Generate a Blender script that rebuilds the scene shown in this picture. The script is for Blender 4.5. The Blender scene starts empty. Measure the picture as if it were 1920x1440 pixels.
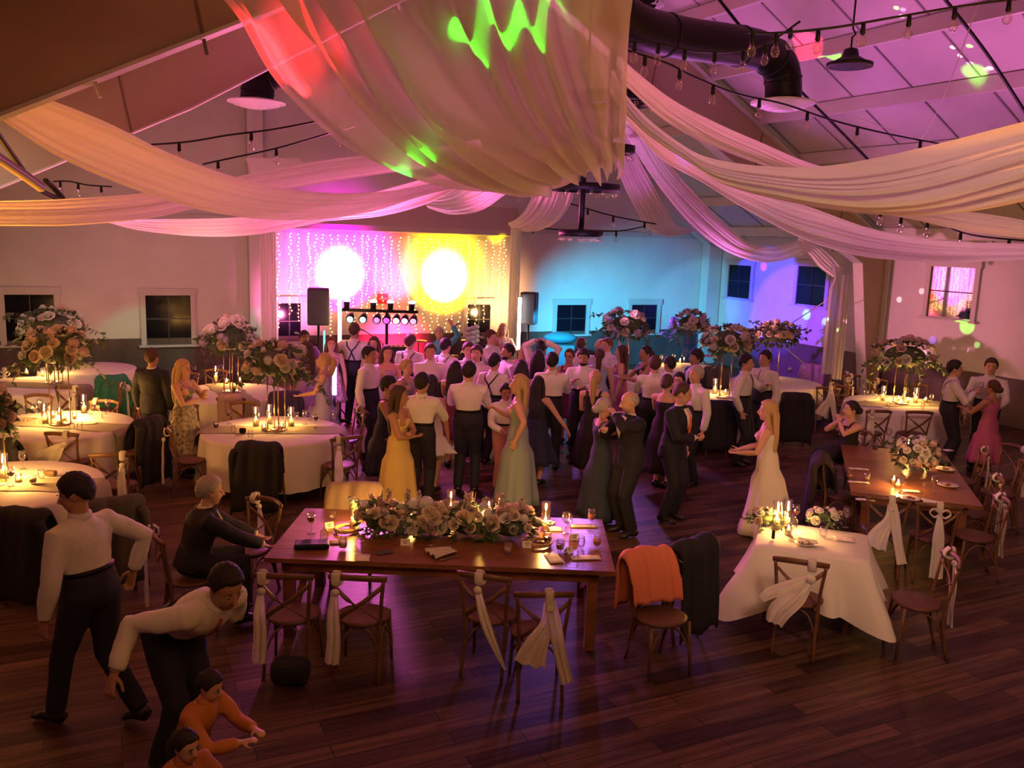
import bpy, math, random
from mathutils import Vector as V, Matrix
R=math.radians; PI=math.pi
sin,cos=math.sin,math.cos
C=bpy.context.scene.collection
rnd=random.Random(7)
# ---------------------------------------------------------------- camera
F=1620.0; H=3.5; TH=math.atan(274/1620.0); RO=0.034
CAM=V((0,0,H))
r0=V((1,0,0)); fw=V((0,cos(TH),-sin(TH))); dn0=V((0,-sin(TH),-cos(TH)))
rt=r0*cos(RO)-dn0*sin(RO); dn=r0*sin(RO)+dn0*cos(RO)
def ray(u,v): return (fw+rt*((u-960)/F)+dn*((v-720)/F))
def P(u,v,z=0.0):
    d=ray(u,v); t=(z-H)/d.z
    return CAM+d*t
def D(u,v,dep):
    d=ray(u,v); return CAM+d*(dep/d.y)
def PV(u,v,a,b):
    # ray with the vertical plane through ground points a,b
    d=ray(u,v); n=V((-(b-a).y,(b-a).x,0)); t=(a-CAM).dot(n)/d.dot(n)
    return CAM+d*t
cam=bpy.data.cameras.new('camera'); co=bpy.data.objects.new('camera',cam); C.objects.link(co)
cam.sensor_width=36; cam.lens=F/1920*36; cam.clip_end=200; cam.clip_start=.05
M=Matrix.Identity(4)
for i in range(3):
    M[i][0]=rt[i]; M[i][1]=-dn[i]; M[i][2]=-fw[i]; M[i][3]=CAM[i]
co.matrix_world=M
bpy.context.scene.camera=co
sc=bpy.context.scene
sc.view_settings.view_transform='Standard'; sc.view_settings.look='None'; sc.view_settings.gamma=1; sc.view_settings.exposure=0
cy=sc.cycles; cy.max_bounces=4; cy.diffuse_bounces=2; cy.glossy_bounces=2; cy.transmission_bounces=3; cy.transparent_max_bounces=10; cy.caustics_reflective=False; cy.caustics_refractive=False; cy.sample_clamp_indirect=4; cy.use_adaptive_sampling=True; cy.adaptive_threshold=.12
# ---------------------------------------------------------------- materials
MATS={}
def mat(name,col,rough=.6,metal=0,em=0,emcol=None,bump=0,bscale=40,var=0,vscale=8,trans=0,alpha=1,spec=.5,sheen=0,stretch=None):
    if name in MATS: return MATS[name]
    m=bpy.data.materials.new(name); m.use_nodes=True; nt=m.node_tree; N=nt.nodes; L=nt.links
    b=N['Principled BSDF']; b.inputs['Base Color'].default_value=(*col,1); b.inputs['Roughness'].default_value=rough
    b.inputs['Metallic'].default_value=metal; b.inputs['Specular IOR Level'].default_value=spec
    if em:
        b.inputs['Emission Color'].default_value=(*(emcol or col),1); b.inputs['Emission Strength'].default_value=em
    if sheen: b.inputs['Sheen Weight'].default_value=sheen
    tc=None
    def coord():
        c=N.new('ShaderNodeTexCoord'); mp=N.new('ShaderNodeMapping'); L.new(c.outputs['Object'],mp.inputs[0])
        if stretch: mp.inputs['Scale'].default_value=stretch
        return mp
    if var or bump: tc=coord()
    if var:
        n=N.new('ShaderNodeTexNoise'); n.inputs['Scale'].default_value=vscale; n.inputs['Detail'].default_value=5
        L.new(tc.outputs[0],n.inputs['Vector'])
        r=N.new('ShaderNodeValToRGB'); r.color_ramp.elements[0].position=.3; r.color_ramp.elements[1].position=.7
        r.color_ramp.elements[0].color=(*[c*(1-var) for c in col],1); r.color_ramp.elements[1].color=(*[min(1,c*(1+var)) for c in col],1)
        L.new(n.outputs[0],r.inputs[0]); L.new(r.outputs[0],b.inputs['Base Color'])
    if bump:
        n=N.new('ShaderNodeTexNoise'); n.inputs['Scale'].default_value=bscale; n.inputs['Detail'].default_value=4
        L.new(tc.outputs[0],n.inputs['Vector'])
        k=N.new('ShaderNodeBump'); k.inputs['Strength'].default_value=bump; k.inputs['Distance'].default_value=.02
        L.new(n.outputs[0],k.inputs['Height']); L.new(k.outputs[0],b.inputs['Normal'])
    if trans:
        out=N['Material Output']; t=N.new('ShaderNodeBsdfTranslucent'); t.inputs[0].default_value=(*col,1)
        mx=N.new('ShaderNodeMixShader'); mx.inputs[0].default_value=trans
        L.new(b.outputs[0],mx.inputs[1]); L.new(t.outputs[0],mx.inputs[2]); last=mx
        if alpha<1:
            tp=N.new('ShaderNodeBsdfTransparent'); m2=N.new('ShaderNodeMixShader'); m2.inputs[0].default_value=alpha
            L.new(tp.outputs[0],m2.inputs[1]); L.new(mx.outputs[0],m2.inputs[2]); last=m2
        L.new(last.outputs[0],out.inputs[0])
    MATS[name]=m; return m
def glass_mat(name,tint=(1,1,1)):
    if name in MATS: return MATS[name]
    m=bpy.data.materials.new(name); m.use_nodes=True; nt=m.node_tree; N=nt.nodes; L=nt.links; N.remove(N['Principled BSDF'])
    tp=N.new('ShaderNodeBsdfTransparent'); tp.inputs[0].default_value=(*tint,1)
    g=N.new('ShaderNodeBsdfGlossy'); g.inputs['Roughness'].default_value=.04
    lw=N.new('ShaderNodeLayerWeight'); lw.inputs[0].default_value=.35
    mp=N.new('ShaderNodeMath'); mp.operation='MULTIPLY_ADD'; mp.inputs[1].default_value=.75; mp.inputs[2].default_value=.06
    L.new(lw.outputs['Facing'],mp.inputs[0])
    mx=N.new('ShaderNodeMixShader'); L.new(mp.outputs[0],mx.inputs[0]); L.new(tp.outputs[0],mx.inputs[1]); L.new(g.outputs[0],mx.inputs[2])
    L.new(mx.outputs[0],N['Material Output'].inputs[0]); MATS[name]=m; return m
def floor_mat(ang):
    m=bpy.data.materials.new('plank_floor'); m.use_nodes=True; nt=m.node_tree; N=nt.nodes; L=nt.links; b=N['Principled BSDF']
    c=N.new('ShaderNodeTexCoord'); mp=N.new('ShaderNodeMapping'); mp.inputs['Rotation'].default_value=(0,0,-ang); L.new(c.outputs['Object'],mp.inputs[0])
    br=N.new('ShaderNodeTexBrick'); br.inputs['Scale'].default_value=1; br.inputs['Brick Width'].default_value=1.3; br.inputs['Row Height'].default_value=.16
    br.inputs['Mortar Size'].default_value=.004; br.inputs['Color1'].default_value=(.04,.02,.013,1); br.inputs['Color2'].default_value=(.17,.095,.055,1); br.inputs['Mortar'].default_value=(.012,.007,.005,1)
    br.offset=.37
    L.new(mp.outputs[0],br.inputs['Vector'])
    m2=N.new('ShaderNodeMapping'); m2.inputs['Rotation'].default_value=(0,0,-ang); m2.inputs['Scale'].default_value=(1,1,1); L.new(c.outputs['Object'],m2.inputs[0])
    m3=N.new('ShaderNodeMapping'); m3.inputs['Scale'].default_value=(.8,12,1); L.new(m2.outputs[0],m3.inputs[0])
    n=N.new('ShaderNodeTexNoise'); n.inputs['Scale'].default_value=1.6; n.inputs['Detail'].default_value=7; L.new(m3.outputs[0],n.inputs['Vector'])
    mx=N.new('ShaderNodeMix'); mx.data_type='RGBA'; mx.blend_type='MULTIPLY'; mx.inputs[0].default_value=.85
    r=N.new('ShaderNodeValToRGB'); r.color_ramp.elements[0].position=.3; r.color_ramp.elements[1].position=.68; r.color_ramp.elements[0].color=(.22,.2,.2,1); r.color_ramp.elements[1].color=(1.35,1.3,1.25,1)
    L.new(n.outputs[0],r.inputs[0]); L.new(br.outputs[0],mx.inputs[6]); L.new(r.outputs[0],mx.inputs[7]); L.new(mx.outputs[2],b.inputs['Base Color'])
    b.inputs['Roughness'].default_value=.42; b.inputs['Specular IOR Level'].default_value=.22
    k=N.new('ShaderNodeBump'); k.inputs['Strength'].default_value=.25; k.inputs['Distance'].default_value=.01; L.new(n.outputs[0],k.inputs['Height']); L.new(k.outputs[0],b.inputs['Normal'])
    return m
# ---------------------------------------------------------------- mesh builder
class MB:
    def __init__(s): s.v=[]; s.f=[]
    def add(s,vs,fs):
        o=len(s.v); s.v.extend([tuple(x) for x in vs]); s.f.extend([tuple(o+i for i in f) for f in fs]); return s
    def box(s,c,d,rot=0,mtx=None):
        c=V(c); x,y,z=d[0]/2,d[1]/2,d[2]/2
        vs=[V((a*x,b*y,e*z)) for e in(-1,1) for b in(-1,1) for a in(-1,1)]
        if mtx: vs=[mtx@p for p in vs]
        elif rot: q=Matrix.Rotation(rot,3,'Z'); vs=[q@p for p in vs]
        return s.add([p+c for p in vs],[(0,2,3,1),(4,5,7,6),(0,1,5,4),(2,6,7,3),(0,4,6,2),(1,3,7,5)])
    def beam(s,a,b,w,h,up=V((0,0,1))):
        a,b=V(a),V(b); t=(b-a).normalized(); x=t.cross(up)
        if x.length<1e-4: x=t.cross(V((1,0,0)))
        x.normalize(); y=x.cross(t)
        vs=[p+x*(i*w/2)+y*(j*h/2) for p in(a,b) for (i,j) in((-1,-1),(1,-1),(1,1),(-1,1))]
        return s.add(vs,[(0,1,2,3),(7,6,5,4),(0,4,5,1),(1,5,6,2),(2,6,7,3),(3,7,4,0)])
    def tube(s,pts,rad,n=8,side=None,cap=True,closed=False):
        pts=[V(p) for p in pts]; k=len(pts); vs=[]; prev=None
        for i,p in enumerate(pts):
            if closed: t=pts[(i+1)%k]-pts[i-1]
            else: t=pts[min(i+1,k-1)]-pts[max(i-1,0)]
            if t.length<1e-9: t=V((0,0,1))
            t.normalize()
            ref=side if side is not None else (prev if prev is not None else (V((1,0,0)) if abs(t.x)<.8 else V((0,1,0))))
            x=ref-t*ref.dot(t)
            if x.length<1e-4: x=t.orthogonal()
            x.normalize(); prev=x; y=t.cross(x)
            r=rad[i] if isinstance(rad,(list,)) else rad
            a,b=(r if isinstance(r,tuple) else (r,r))
            for j in range(n):
                q=2*PI*j/n; vs.append(p+x*(a*cos(q))+y*(b*sin(q)))
        fs=[]
        for i in range(k if closed else k-1):
            for j in range(n):
                a=i*n+j; b=i*n+(j+1)%n; c=((i+1)%k)*n+(j+1)%n; d=((i+1)%k)*n+j; fs.append((a,b,c,d))
        if cap and not closed:
            vs.append(pts[0]); vs.append(pts[-1]); c0=len(vs)-2
            for j in range(n): fs.append((c0,(j+1)%n,j)); fs.append((c0+1,(k-1)*n+j,(k-1)*n+(j+1)%n))
        return s.add(vs,fs)
    def ball(s,c,r,nu=12,nv=8,mtx=None,fn=None):
        c=V(c); r=r if isinstance(r,tuple) else (r,r,r); vs=[]; fs=[]
        for i in range(nv+1):
            th=PI*i/nv
            for j in range(nu):
                ph=2*PI*j/nu; d=V((sin(th)*cos(ph),sin(th)*sin(ph),cos(th))); k=fn(d) if fn else 1
                p=V((d.x*r[0]*k,d.y*r[1]*k,d.z*r[2]*k))
                if mtx: p=mtx@p
                vs.append(p+c)
        for i in range(nv):
            for j in range(nu):
                a=i*nu+j; b=i*nu+(j+1)%nu; fs.append((a,a+nu,b+nu,b))
        return s.add(vs,fs)
    def lathe(s,prof,n=16,c=(0,0,0),rip=None,closed=False):
        c=V(c); vs=[]; fs=[]
        for i,(r,z) in enumerate(prof):
            for j in range(n):
                q=2*PI*j/n; k=rip(i,q) if rip else 0
                vs.append(c+V(((r+k)*cos(q),(r+k)*sin(q),z)))
        m=len(prof)
        for i in range(m if closed else m-1):
            for j in range(n): fs.append((i*n+j,i*n+(j+1)%n,((i+1)%m)*n+(j+1)%n,((i+1)%m)*n+j))
        if not closed:
            if prof[0][0]>1e-5: fs.append(tuple(reversed(range(n))))
            if prof[-1][0]>1e-5: fs.append(tuple((m-1)*n+j for j in range(n)))
        return s.add(vs,fs)
    def grid(s,fn,nu,nv):
        vs=[fn(i/nu,j/nv) for i in range(nu+1) for j in range(nv+1)]
        fs=[(i*(nv+1)+j,(i+1)*(nv+1)+j,(i+1)*(nv+1)+j+1,i*(nv+1)+j+1) for i in range(nu) for j in range(nv)]
        return s.add(vs,fs)
    def prism(s,poly,d):
        # poly: 3D points in a plane, d: extrusion vector
        n=len(poly); vs=[V(p) for p in poly]+[V(p)+V(d) for p in poly]
        fs=[tuple(range(n)),tuple(reversed(range(n,2*n)))]+[(i,i+n,(i+1)%n+n,(i+1)%n) for i in range(n)]
        return s.add(vs,fs)
    def mesh(s,name,m=None,smooth=True):
        me=bpy.data.meshes.new(name); me.from_pydata(s.v,[],s.f); me.validate()
        if m: me.materials.append(m)
        if smooth and len(me.polygons): me.polygons.foreach_set('use_smooth',[True]*len(me.polygons))
        me.update(); return me
    def build(s,name,m,parent=None,smooth=True,loc=None,solid=0,remesh=0,kind=None,autos=None):
        me=s.mesh(name,m,smooth)
        if remesh: me=do_remesh(me,remesh,name,m)
        o=bpy.data.objects.new(name,me); C.objects.link(o)
        if parent is not None: o.parent=parent
        if loc is not None: o.location=loc
        if solid: md=o.modifiers.new('thick','SOLIDIFY'); md.thickness=solid; md.offset=0
        if kind: o['kind']=kind
        return o
def do_remesh(me,vox,name,m):
    t=bpy.data.objects.new('tmp',me); C.objects.link(t)
    md=t.modifiers.new('r','REMESH'); md.mode='VOXEL'; md.voxel_size=vox; md.use_smooth_shade=True
    s2=t.modifiers.new('s','SMOOTH'); s2.factor=.5; s2.iterations=3
    dg=bpy.context.evaluated_depsgraph_get(); ev=t.evaluated_get(dg)
    out=bpy.data.meshes.new_from_object(ev); out.name=name
    bpy.data.objects.remove(t); 
    out.materials.clear(); out.materials.append(m)
    out.polygons.foreach_set('use_smooth',[True]*len(out.polygons))
    return out
def thing(name,label,cat,loc=(0,0,0),rot=0,group=None):
    o=bpy.data.objects.new(name,None); C.objects.link(o); o.empty_display_size=.1
    o.location=loc; o.rotation_euler=(0,0,rot); o['label']=label; o['category']=cat
    if group: o['group']=group
    return o
def tag(o,label,cat,group=None):
    o['label']=label; o['category']=cat
    if group: o['group']=group
    return o
def struct(o): o['kind']='structure'; return o
def copy_tree(o,parent=None):
    c=o.copy(); C.objects.link(c); c.parent=parent
    for ch in o.children: copy_tree(ch,c)
    return c
_used=set()
def dup(proto,loc,rot,label,group=None,cat=None,scale=None):
    if proto.name not in _used: _used.add(proto.name); o=proto
    else: o=copy_tree(proto)
    o.location=loc; o.rotation_euler=(0,0,rot); o['label']=label
    if scale: o.scale=(scale,)*3
    if group: o['group']=group
    elif 'group' in o: del o['group']
    return o
def cr(pts,n):
    # catmull-rom through tuples
    pts=[tuple(map(float,p)) for p in pts]; out=[]; k=len(pts)-1
    for i in range(n+1):
        t=i/n*k; j=min(int(t),k-1); f=t-j
        a=pts[max(j-1,0)]; b=pts[j]; c=pts[j+1]; d=pts[min(j+2,k)]
        out.append(tuple(.5*((2*b[q])+(-a[q]+c[q])*f+(2*a[q]-5*b[q]+4*c[q]-d[q])*f*f+(-a[q]+3*b[q]-3*c[q]+d[q])*f**3) for q in range(len(b))))
    return out
# ---------------------------------------------------------------- room shell
HW=1.0
def g0(p): return V((p.x,p.y,0))
BR=g0(P(1330,616,HW)); BL=g0(P(0,639,HW)); RR=g0(P(1920,713,HW))
e1=(BL-BR).normalized(); e2=(RR-BR).normalized()
nB=V((-e1.y,e1.x,0)); nB=nB if nB.dot(-BR)>0 else -nB     # into the room
nR=V((-e2.y,e2.x,0)); nR=nR if nR.dot(-BR)>0 else -nR
W=20.5; EV=3.75; PK=9.65; LEN=30
bay=6.2
def WB(u,v): return PV(u,v,BR,BR+e1)
def WR(u,v): return PV(u,v,BR,BR+e2)
plaster=mat('plaster_wall',(.62,.58,.55),.85,bump=.12,bscale=6,var=.05,vscale=1.5)
wains=mat('wainscot_wood',(.09,.055,.05),.6,bump=.3,bscale=5,stretch=(1,1,.2),var=.25,vscale=4)
white=mat('white_painted_steel',(.62,.58,.56),.5,var=.05,vscale=2)
trimm=mat('trim_paint',(.5,.46,.45),.55)
roofm=mat('roof_liner',(.55,.5,.5),.8,var=.06,vscale=2)
blackm=mat('black_metal',(.005,.005,.006),.5,spec=.25)
dark=mat('dark_pane',(.006,.006,.012),.12,spec=.15)
ang=math.atan2(-e1.y,-e1.x)
fl=MB().box((0,12,-.05),(60,46,.1)).build('floor',floor_mat(ang),smooth=False); struct(fl)
up=V((0,0,1))
a=BR-e2*0
o=MB().prism([BR,BR+e1*W,BR+e1*W+up*EV,BR+e1*W/2+up*PK,BR+up*EV],-nB*.2).build('wall_back',plaster,smooth=False); struct(o)
o=MB().prism([BR,BR+e2*LEN,BR+e2*LEN+up*EV,BR+up*EV],-nR*.2).build('wall_right',plaster,smooth=False); struct(o)
BL2=BR+e1*W
o=MB().prism([BL2,BL2+e2*LEN,BL2+e2*LEN+up*EV,BL2+up*EV],nR*.2).build('wall_left',plaster,smooth=False); struct(o)
o=MB().prism([BR+nB*.025,BR+e1*W+nB*.025,BR+e1*W+nB*.025+up*HW,BR+nB*.025+up*HW],-nB*.03).build('trim_1',wains,smooth=False); struct(o)
o=MB().prism([BR+nR*.025,BR+e2*LEN+nR*.025,BR+e2*LEN+nR*.025+up*HW,BR+nR*.025+up*HW],-nR*.03).build('trim_2',wains,smooth=False); struct(o)
o=MB().beam(BR+nB*.03+up*(EV-.04),BR+e1*W+nB*.03+up*(EV-.04),.08,.14).build('trim_3',trimm,smooth=False); struct(o)
# roof: two slopes + purlins
def roofpt(s,l,dz=0): # s 0..W across from right, l along e2
    z=EV+(PK-EV)*(1-abs(s-W/2)/(W/2)); return BR+e1*s+e2*l+up*(z+dz)
for nm,(s0,s1) in (('ceiling.001',(0,W/2)),('ceiling',(W/2,W))):
    o=MB().prism([roofpt(s0,-.2),roofpt(s1,-.2),roofpt(s1,LEN),roofpt(s0,LEN)],(0,0,.15)).build(nm,roofm,smooth=False); struct(o)
pm=MB()
for k in range(8):
    for sd in (0,1):
        s=(W/2)*(k+.35)/8; s=s if sd==0 else W-s
        pm.beam(roofpt(s,0,-.12),roofpt(s,LEN,-.12),.09,.24)
struct(pm.build('ceiling_purlins',white,smooth=False))
sm=MB()
for l in range(1,int(LEN/1.25)):
    for sd in (0,1):
        sa,sb=(0,W/2) if sd==0 else (W,W/2)
        sm.beam(roofpt(sa,l*1.25,-.005),roofpt(sb,l*1.25,-.005),.03,.02)
struct(sm.build('trim_4',mat('seam_grey',(.25,.22,.24),.7),smooth=False))
# tapered steel portal frames
beigeweb=mat('frame_web',(.46,.36,.26),.65)
for i,l in enumerate((bay,13.9,21)):
    web=MB(); fl_=MB(); seam_list=[]
    for sd in (0,1):
        def q(s,z): s=s if sd==0 else W-s; return BR+e1*s+e2*l+up*z
        dk=1.05; 
        zt=lambda s: EV+(PK-EV)*s/(W/2)-.25
        kn=q(dk*.95,EV-.55); ap=q(W/2,zt(W/2)-1.0)
        md=q(W/4,zt(W/4)-1.15)
        web.prism([q(.12,0),q(.42,0),kn,md,ap,q(W/2,zt(W/2)),q(.12,zt(.12))],e2*.03)
        for A,B in ((q(.42,0),kn),(kn,md),(md,ap)):
            t=(B-A).normalized(); n=t.cross(e2).normalized()
            fl_.beam(A+e2*.015,B+e2*.015,.28,.025,up=n)
        fl_.beam(q(.12,zt(.12)+.02)+e2*.015,q(W/2,zt(W/2)+.02)+e2*.015,.28,.025,up=(q(W/2,zt(W/2))-q(.12,zt(.12))).normalized().cross(e2))
        fl_.beam(q(.12,0)+e2*.015,q(.12,EV)+e2*.015,.28,.025,up=e1)
        for s in (W*.16,W*.3,W*.4):
            fl_.beam(q(s,zt(s)-.05)-e2*.03,q(s+.3,zt(s)-1.0)-e2*.03,.02,.1,up=e2)
    for s in (W*.08,W*.2,W*.33):
        for sd in (0,1):
            def q(s_,z): s_=s_ if sd==0 else W-s_; return BR+e1*s_+e2*(l+.035)+up*z
            sm_=MB().beam(q(s,zt(s)-.05),q(s+.2,zt(s)-(.95+.2*s/(W/4) if s<W/4 else 1.1)),.025,.012,up=e2)
            seam_list.append(sm_)
    o=web.build('portal_frame',beigeweb,smooth=False); struct(o)
    for sm_ in seam_list: sm_.build('plate_seam',mat('seam_brown',(.2,.14,.1),.7),parent=o,smooth=False)
    o2=fl_.build('flange',white,parent=o,smooth=False)
# gable columns + corner frame on the back wall
gc=MB()
for u in (478,):
    p=WB(u,500); p=g0(p)+nB*.15
    gc.box(p+up*3.3,(.34,.3,6.6),rot=ang)
p=BR+e1*.25+nB*.2
gc.box(p+up*1.95,(.45,.35,3.9),rot=ang)
gc.beam(BR+e1*.3+nB*.25+up*3.5,BR+e1*2.2+nB*.25+up*4.7,.25,.25)
gc.beam(BR+e1*.2+nB*.2+up*(EV+.05),BR+e1*(W/2)+nB*.2+up*(PK-.2),.3,.4)
gc.beam(BR+e1*(W/2)+nB*.2+up*(PK-.2),BR+e1*W+nB*.2+up*(EV+.05),.3,.4)
struct(gc.build('trim_5',white,smooth=False))
# header box over the stage
pA,pB=WB(505,430),WB(968,444); sA=(g0(pA)-BR).dot(e1); sB=(g0(pB)-BR).dot(e1); zh=3.52
hb=MB(); hb.prism([BR+e1*sB+up*zh+nB*.01,BR+e1*sB+up*(zh+.03)+nB*.42,BR+e1*sB+up*(zh+.16)+nB*.42,BR+e1*sB+up*(zh+.75)+nB*.01],e1*(sA-sB))
struct(hb.build('trim_6',mat('header_paint',(.55,.47,.4),.7),smooth=False))
# windows (casing, sill, dark night pane with muntins)
def window(n,pt,n_,t_,w,h,mirror=False,mesh_name='window'):
    # pt: centre on wall, t_ horizontal direction, n_ normal
    o=MB(); c=.11
    for sx in (-1,1): o.beam(pt+t_*sx*(w/2-c/2)-up*h/2+n_*.03,pt+t_*sx*(w/2-c/2)+up*h/2+n_*.03,c,.07,up=n_)
    o.beam(pt-t_*(w/2+.03)+up*(h/2)+n_*.035,pt+t_*(w/2+.03)+up*(h/2)+n_*.035,.16,.09,up=n_)
    o.beam(pt-t_*(w/2+.05)-up*(h/2)+n_*.06,pt+t_*(w/2+.05)-up*(h/2)+n_*.06,.05,.14,up=n_)
    f=o.build('window_%d'%n,trimm,smooth=False); struct(f)
    g=MB(); g.beam(pt-t_*(w/2-c)+n_*.012,pt+t_*(w/2-c)+n_*.012,h-.1,.02,up=n_)
    g.build('pane',dark if not mirror else mat('mirror_pane',(.6,.6,.62),.03,metal=1),parent=f,smooth=False)
    m=MB(); m.beam(pt-t_*(w/2-c)+n_*.03,pt+t_*(w/2-c)+n_*.03,.025,.02,up=n_)
    if not mirror: m.beam(pt-up*(h/2-.05)+n_*.03,pt+up*(h/2-.05)+n_*.03,.02,.02,up=n_)
    m.build('muntin',mat('dark_sash',(.03,.025,.03),.5) ,parent=f,smooth=False)
k=1
for (u0,u1,v0,v1) in ((0,115,545,648),(264,368,547,648),(512,572,562,642),(868,925,565,632),(1036,1104,566,628),(1176,1236,566,626)):
    A=WB(u0,v0); B=WB(u1,v0); Cc=WB((u0+u1)/2,v1); w=(g0(A)-g0(B)).length; z0=Cc.z; z1=A.z
    window(k,WB((u0+u1)/2,(v0+v1)/2),nB,-e1,w,z1-z0); k+=1
for (u0,u1,v0,v1,mi) in ((1362,1414,492,562,0),(1490,1556,494,576,0),(1735,1835,494,600,1)):
    A=WR(u0,v0); B=WR(u1,v0); w=(g0(A)-g0(B)).length; m_=WR((u0+u1)/2,(v0+v1)/2)
    z1=WR((u0+u1)/2,v0).z; z0=WR((u0+u1)/2,v1).z
    window(k,V((m_.x,m_.y,(z0+z1)/2)),nR,e2,w,z1-z0,bool(mi)); k+=1
# tension braces on the right wall: thin rods
def rod(name,pts,r,m,label,cat):
    return tag(MB().tube(pts,r,6).build(name,m),label,cat)
rod('brace_rod',[WR(1660,560)+nR*.2,WR(1496,608)+nR*.2][::-1] if False else [D(1555,560,19.5),D(1470,615,21.5),],.012,white,'thin white diagonal brace rod beside the column in front of the second side window','rod')
rod('brace_rod',[D(1470,650,20.5),D(1518,690,19.6)],.015,white,'short pale rod slanting down behind the purple lit round table','rod')
# ---------------------------------------------------------------- sheer drapes
sheer=mat('sheer_chiffon',(.82,.78,.74),.75,bump=.15,bscale=30,trans=.45,alpha=.9)
sheer2=mat('sheer_chiffon_thin',(.82,.78,.74),.7,bump=.1,bscale=30,trans=.4,alpha=.66)
def drape(label,A,B,folds=7,amp=.07,bulge=.25,nu=46,nv=56,m=None,name='ceiling_drape',cat='drape',seed=0,group=None,gather=(.0,.0)):
    # A,B : edge polylines (u,v,depth) traced for the two long edges; the cloth bellies between them
    a=cr(A,nu); b=cr(B,nu); pa=[D(*p) for p in a]; pb=[D(*p) for p in b]; rr=random.Random(seed)
    ph=[rr.uniform(0,6.28) for _ in range(6)]
    fr=[rr.uniform(.7,1.35)*folds for _ in range(3)]
    def fn(s,t):
        i=min(int(round(s*nu)),nu); x=pa[i]; y=pb[i]
        tt=t+.018*sin(t*17+ph[3]+s*2)+.012*sin(t*31+ph[4])
        p=x.lerp(y,max(-.02,min(1.02,tt)))
        tan=(pa[min(i+1,nu)]-pa[max(i-1,0)]); w=(y-x)
        n=tan.cross(w)
        if n.length<1e-6: n=V((0,1,0))
        n.normalize()
        if n.y>0: n=-n   # toward the viewer side of the room / down
        wl=w.length; k=min(1,wl/.6)
        f=(abs(sin(fr[0]*PI*t+ph[0]+.5*sin(2*s+ph[1])))-.5)*.9+.45*sin(2*PI*fr[1]*t+ph[1]+s*1.3)+.3*sin(2*PI*fr[2]*1.7*t+ph[2]-s)
        return p+n*(amp*k*f)-up*(bulge*wl*sin(PI*t)*.35)+n*(bulge*wl*sin(PI*t)*.6)
    o=MB().grid(fn,nu,nv).build(name,m or sheer)
    return tag(o,label,cat,group)
drape('huge sheer canopy swag hanging nearest overhead at top centre with red and green light patches',
 [(300,-200,4.4),(385,-80,4.9),(458,10,5.4),(530,140,5.8),(640,252,6.2),(750,310,6.6),(860,333,7.0),(960,330,7.3),(1060,300,7.6)],
 [(1192,-200,4.5),(1186,-80,5.1),(1184,0,5.6),(1182,60,6.0),(1179,120,6.3),(1176,180,6.7),(1172,240,7.0),(1170,285,7.3),(1163,318,7.6)],folds=8,amp=.17,bulge=.1,nu=50,nv=120,m=sheer2,seed=3)
drape('long amber lit swag sweeping from the upper left down past the stage side to centre',
 [(-30,165,6.6),(40,173,6.8),(100,193,7.0),(200,233,7.3),(300,283,7.6),(400,322,7.9),(500,348,8.1),(600,362,8.3),(720,360,8.5),(830,341,8.7),(930,322,8.9),(1010,300,9.1)],
 [(-30,205,6.4),(20,240,6.6),(100,292,6.8),(200,338,7.1),(300,373,7.4),(400,400,7.7),(500,412,8.0),(600,411,8.2),(700,396,8.4),(790,368,8.6),(900,340,8.8),(1000,312,9.0)],folds=6,amp=.05,seed=4)
drape('lower left swag running flat across the upper wall then rising behind the amber swag',
 [(-40,377,10),(60,375,10.2),(150,371,10.4),(270,362,10.6),(380,345,10.8),(480,325,11),(620,300,11.2),(760,285,11.4),(900,262,11.6)],
 [(-40,424,9.8),(60,425,10),(150,423,10.2),(283,410,10.4),(390,386,10.6),(500,362,10.8),(640,338,11),(780,318,11.2),(910,300,11.4)],folds=6,amp=.05,seed=5)
drape('lowest pink swag at left whose belly hangs just above the back wall',
 [(205,414,14),(283,411,13.8),(360,410,13.6),(450,407,13.4),(540,398,13.2),(640,378,13),(740,350,12.8),(850,320,12.4),(960,295,12)],
 [(203,418,14),(267,433,13.8),(367,443,13.6),(467,441,13.4),(560,425,13.2),(660,402,13),(760,368,12.8),(860,334,12.4),(965,305,12)],folds=5,amp=.05,seed=6)
drape('purple swag under the canopy crossing in front of the stage header left part',
 [(560,398,15.5),(650,385,15),(740,378,14.5),(830,352,14),(920,325,13.2),(1010,300,12.5)],
 [(560,418,15.5),(650,412,15),(720,405,14.5),(800,383,14),(880,345,13.2),(985,318,12.5)],folds=6,amp=.05,seed=7)
drape('short violet swag dipping above the yellow lit right part of the stage',
 [(800,372,18),(840,362,17),(890,338,16),(950,312,14.5),(1020,285,13)],
 [(803,390,18),(850,402,17),(905,394,16),(955,362,14.5),(1030,312,13)],folds=5,amp=.05,seed=8)
drape('wide lilac swag dropping from centre to the top of the right stage curtain',
 [(1022,300,13.5),(1008,340,14.5),(996,372,16),(982,396,18),(965,412,20),(952,418,21.4)],
 [(1090,296,13.5),(1082,345,14.5),(1070,385,16),(1045,416,18),(1003,432,20),(968,430,21.4)],folds=6,amp=.05,bulge=.12,seed=9)
drape('upper tan swag along the right roof slope ducking behind the gold swag',
 [(1160,105,9),(1215,152,9.4),(1270,192,9.8),(1350,234,10.2),(1431,270,10.6),(1523,309,11),(1620,330,11.4)],
 [(1160,150,9),(1205,192,9.4),(1240,222,9.8),(1290,252,10.2),(1370,287,10.6),(1460,315,11),(1600,345,11.4)],folds=5,amp=.04,seed=10)
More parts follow.
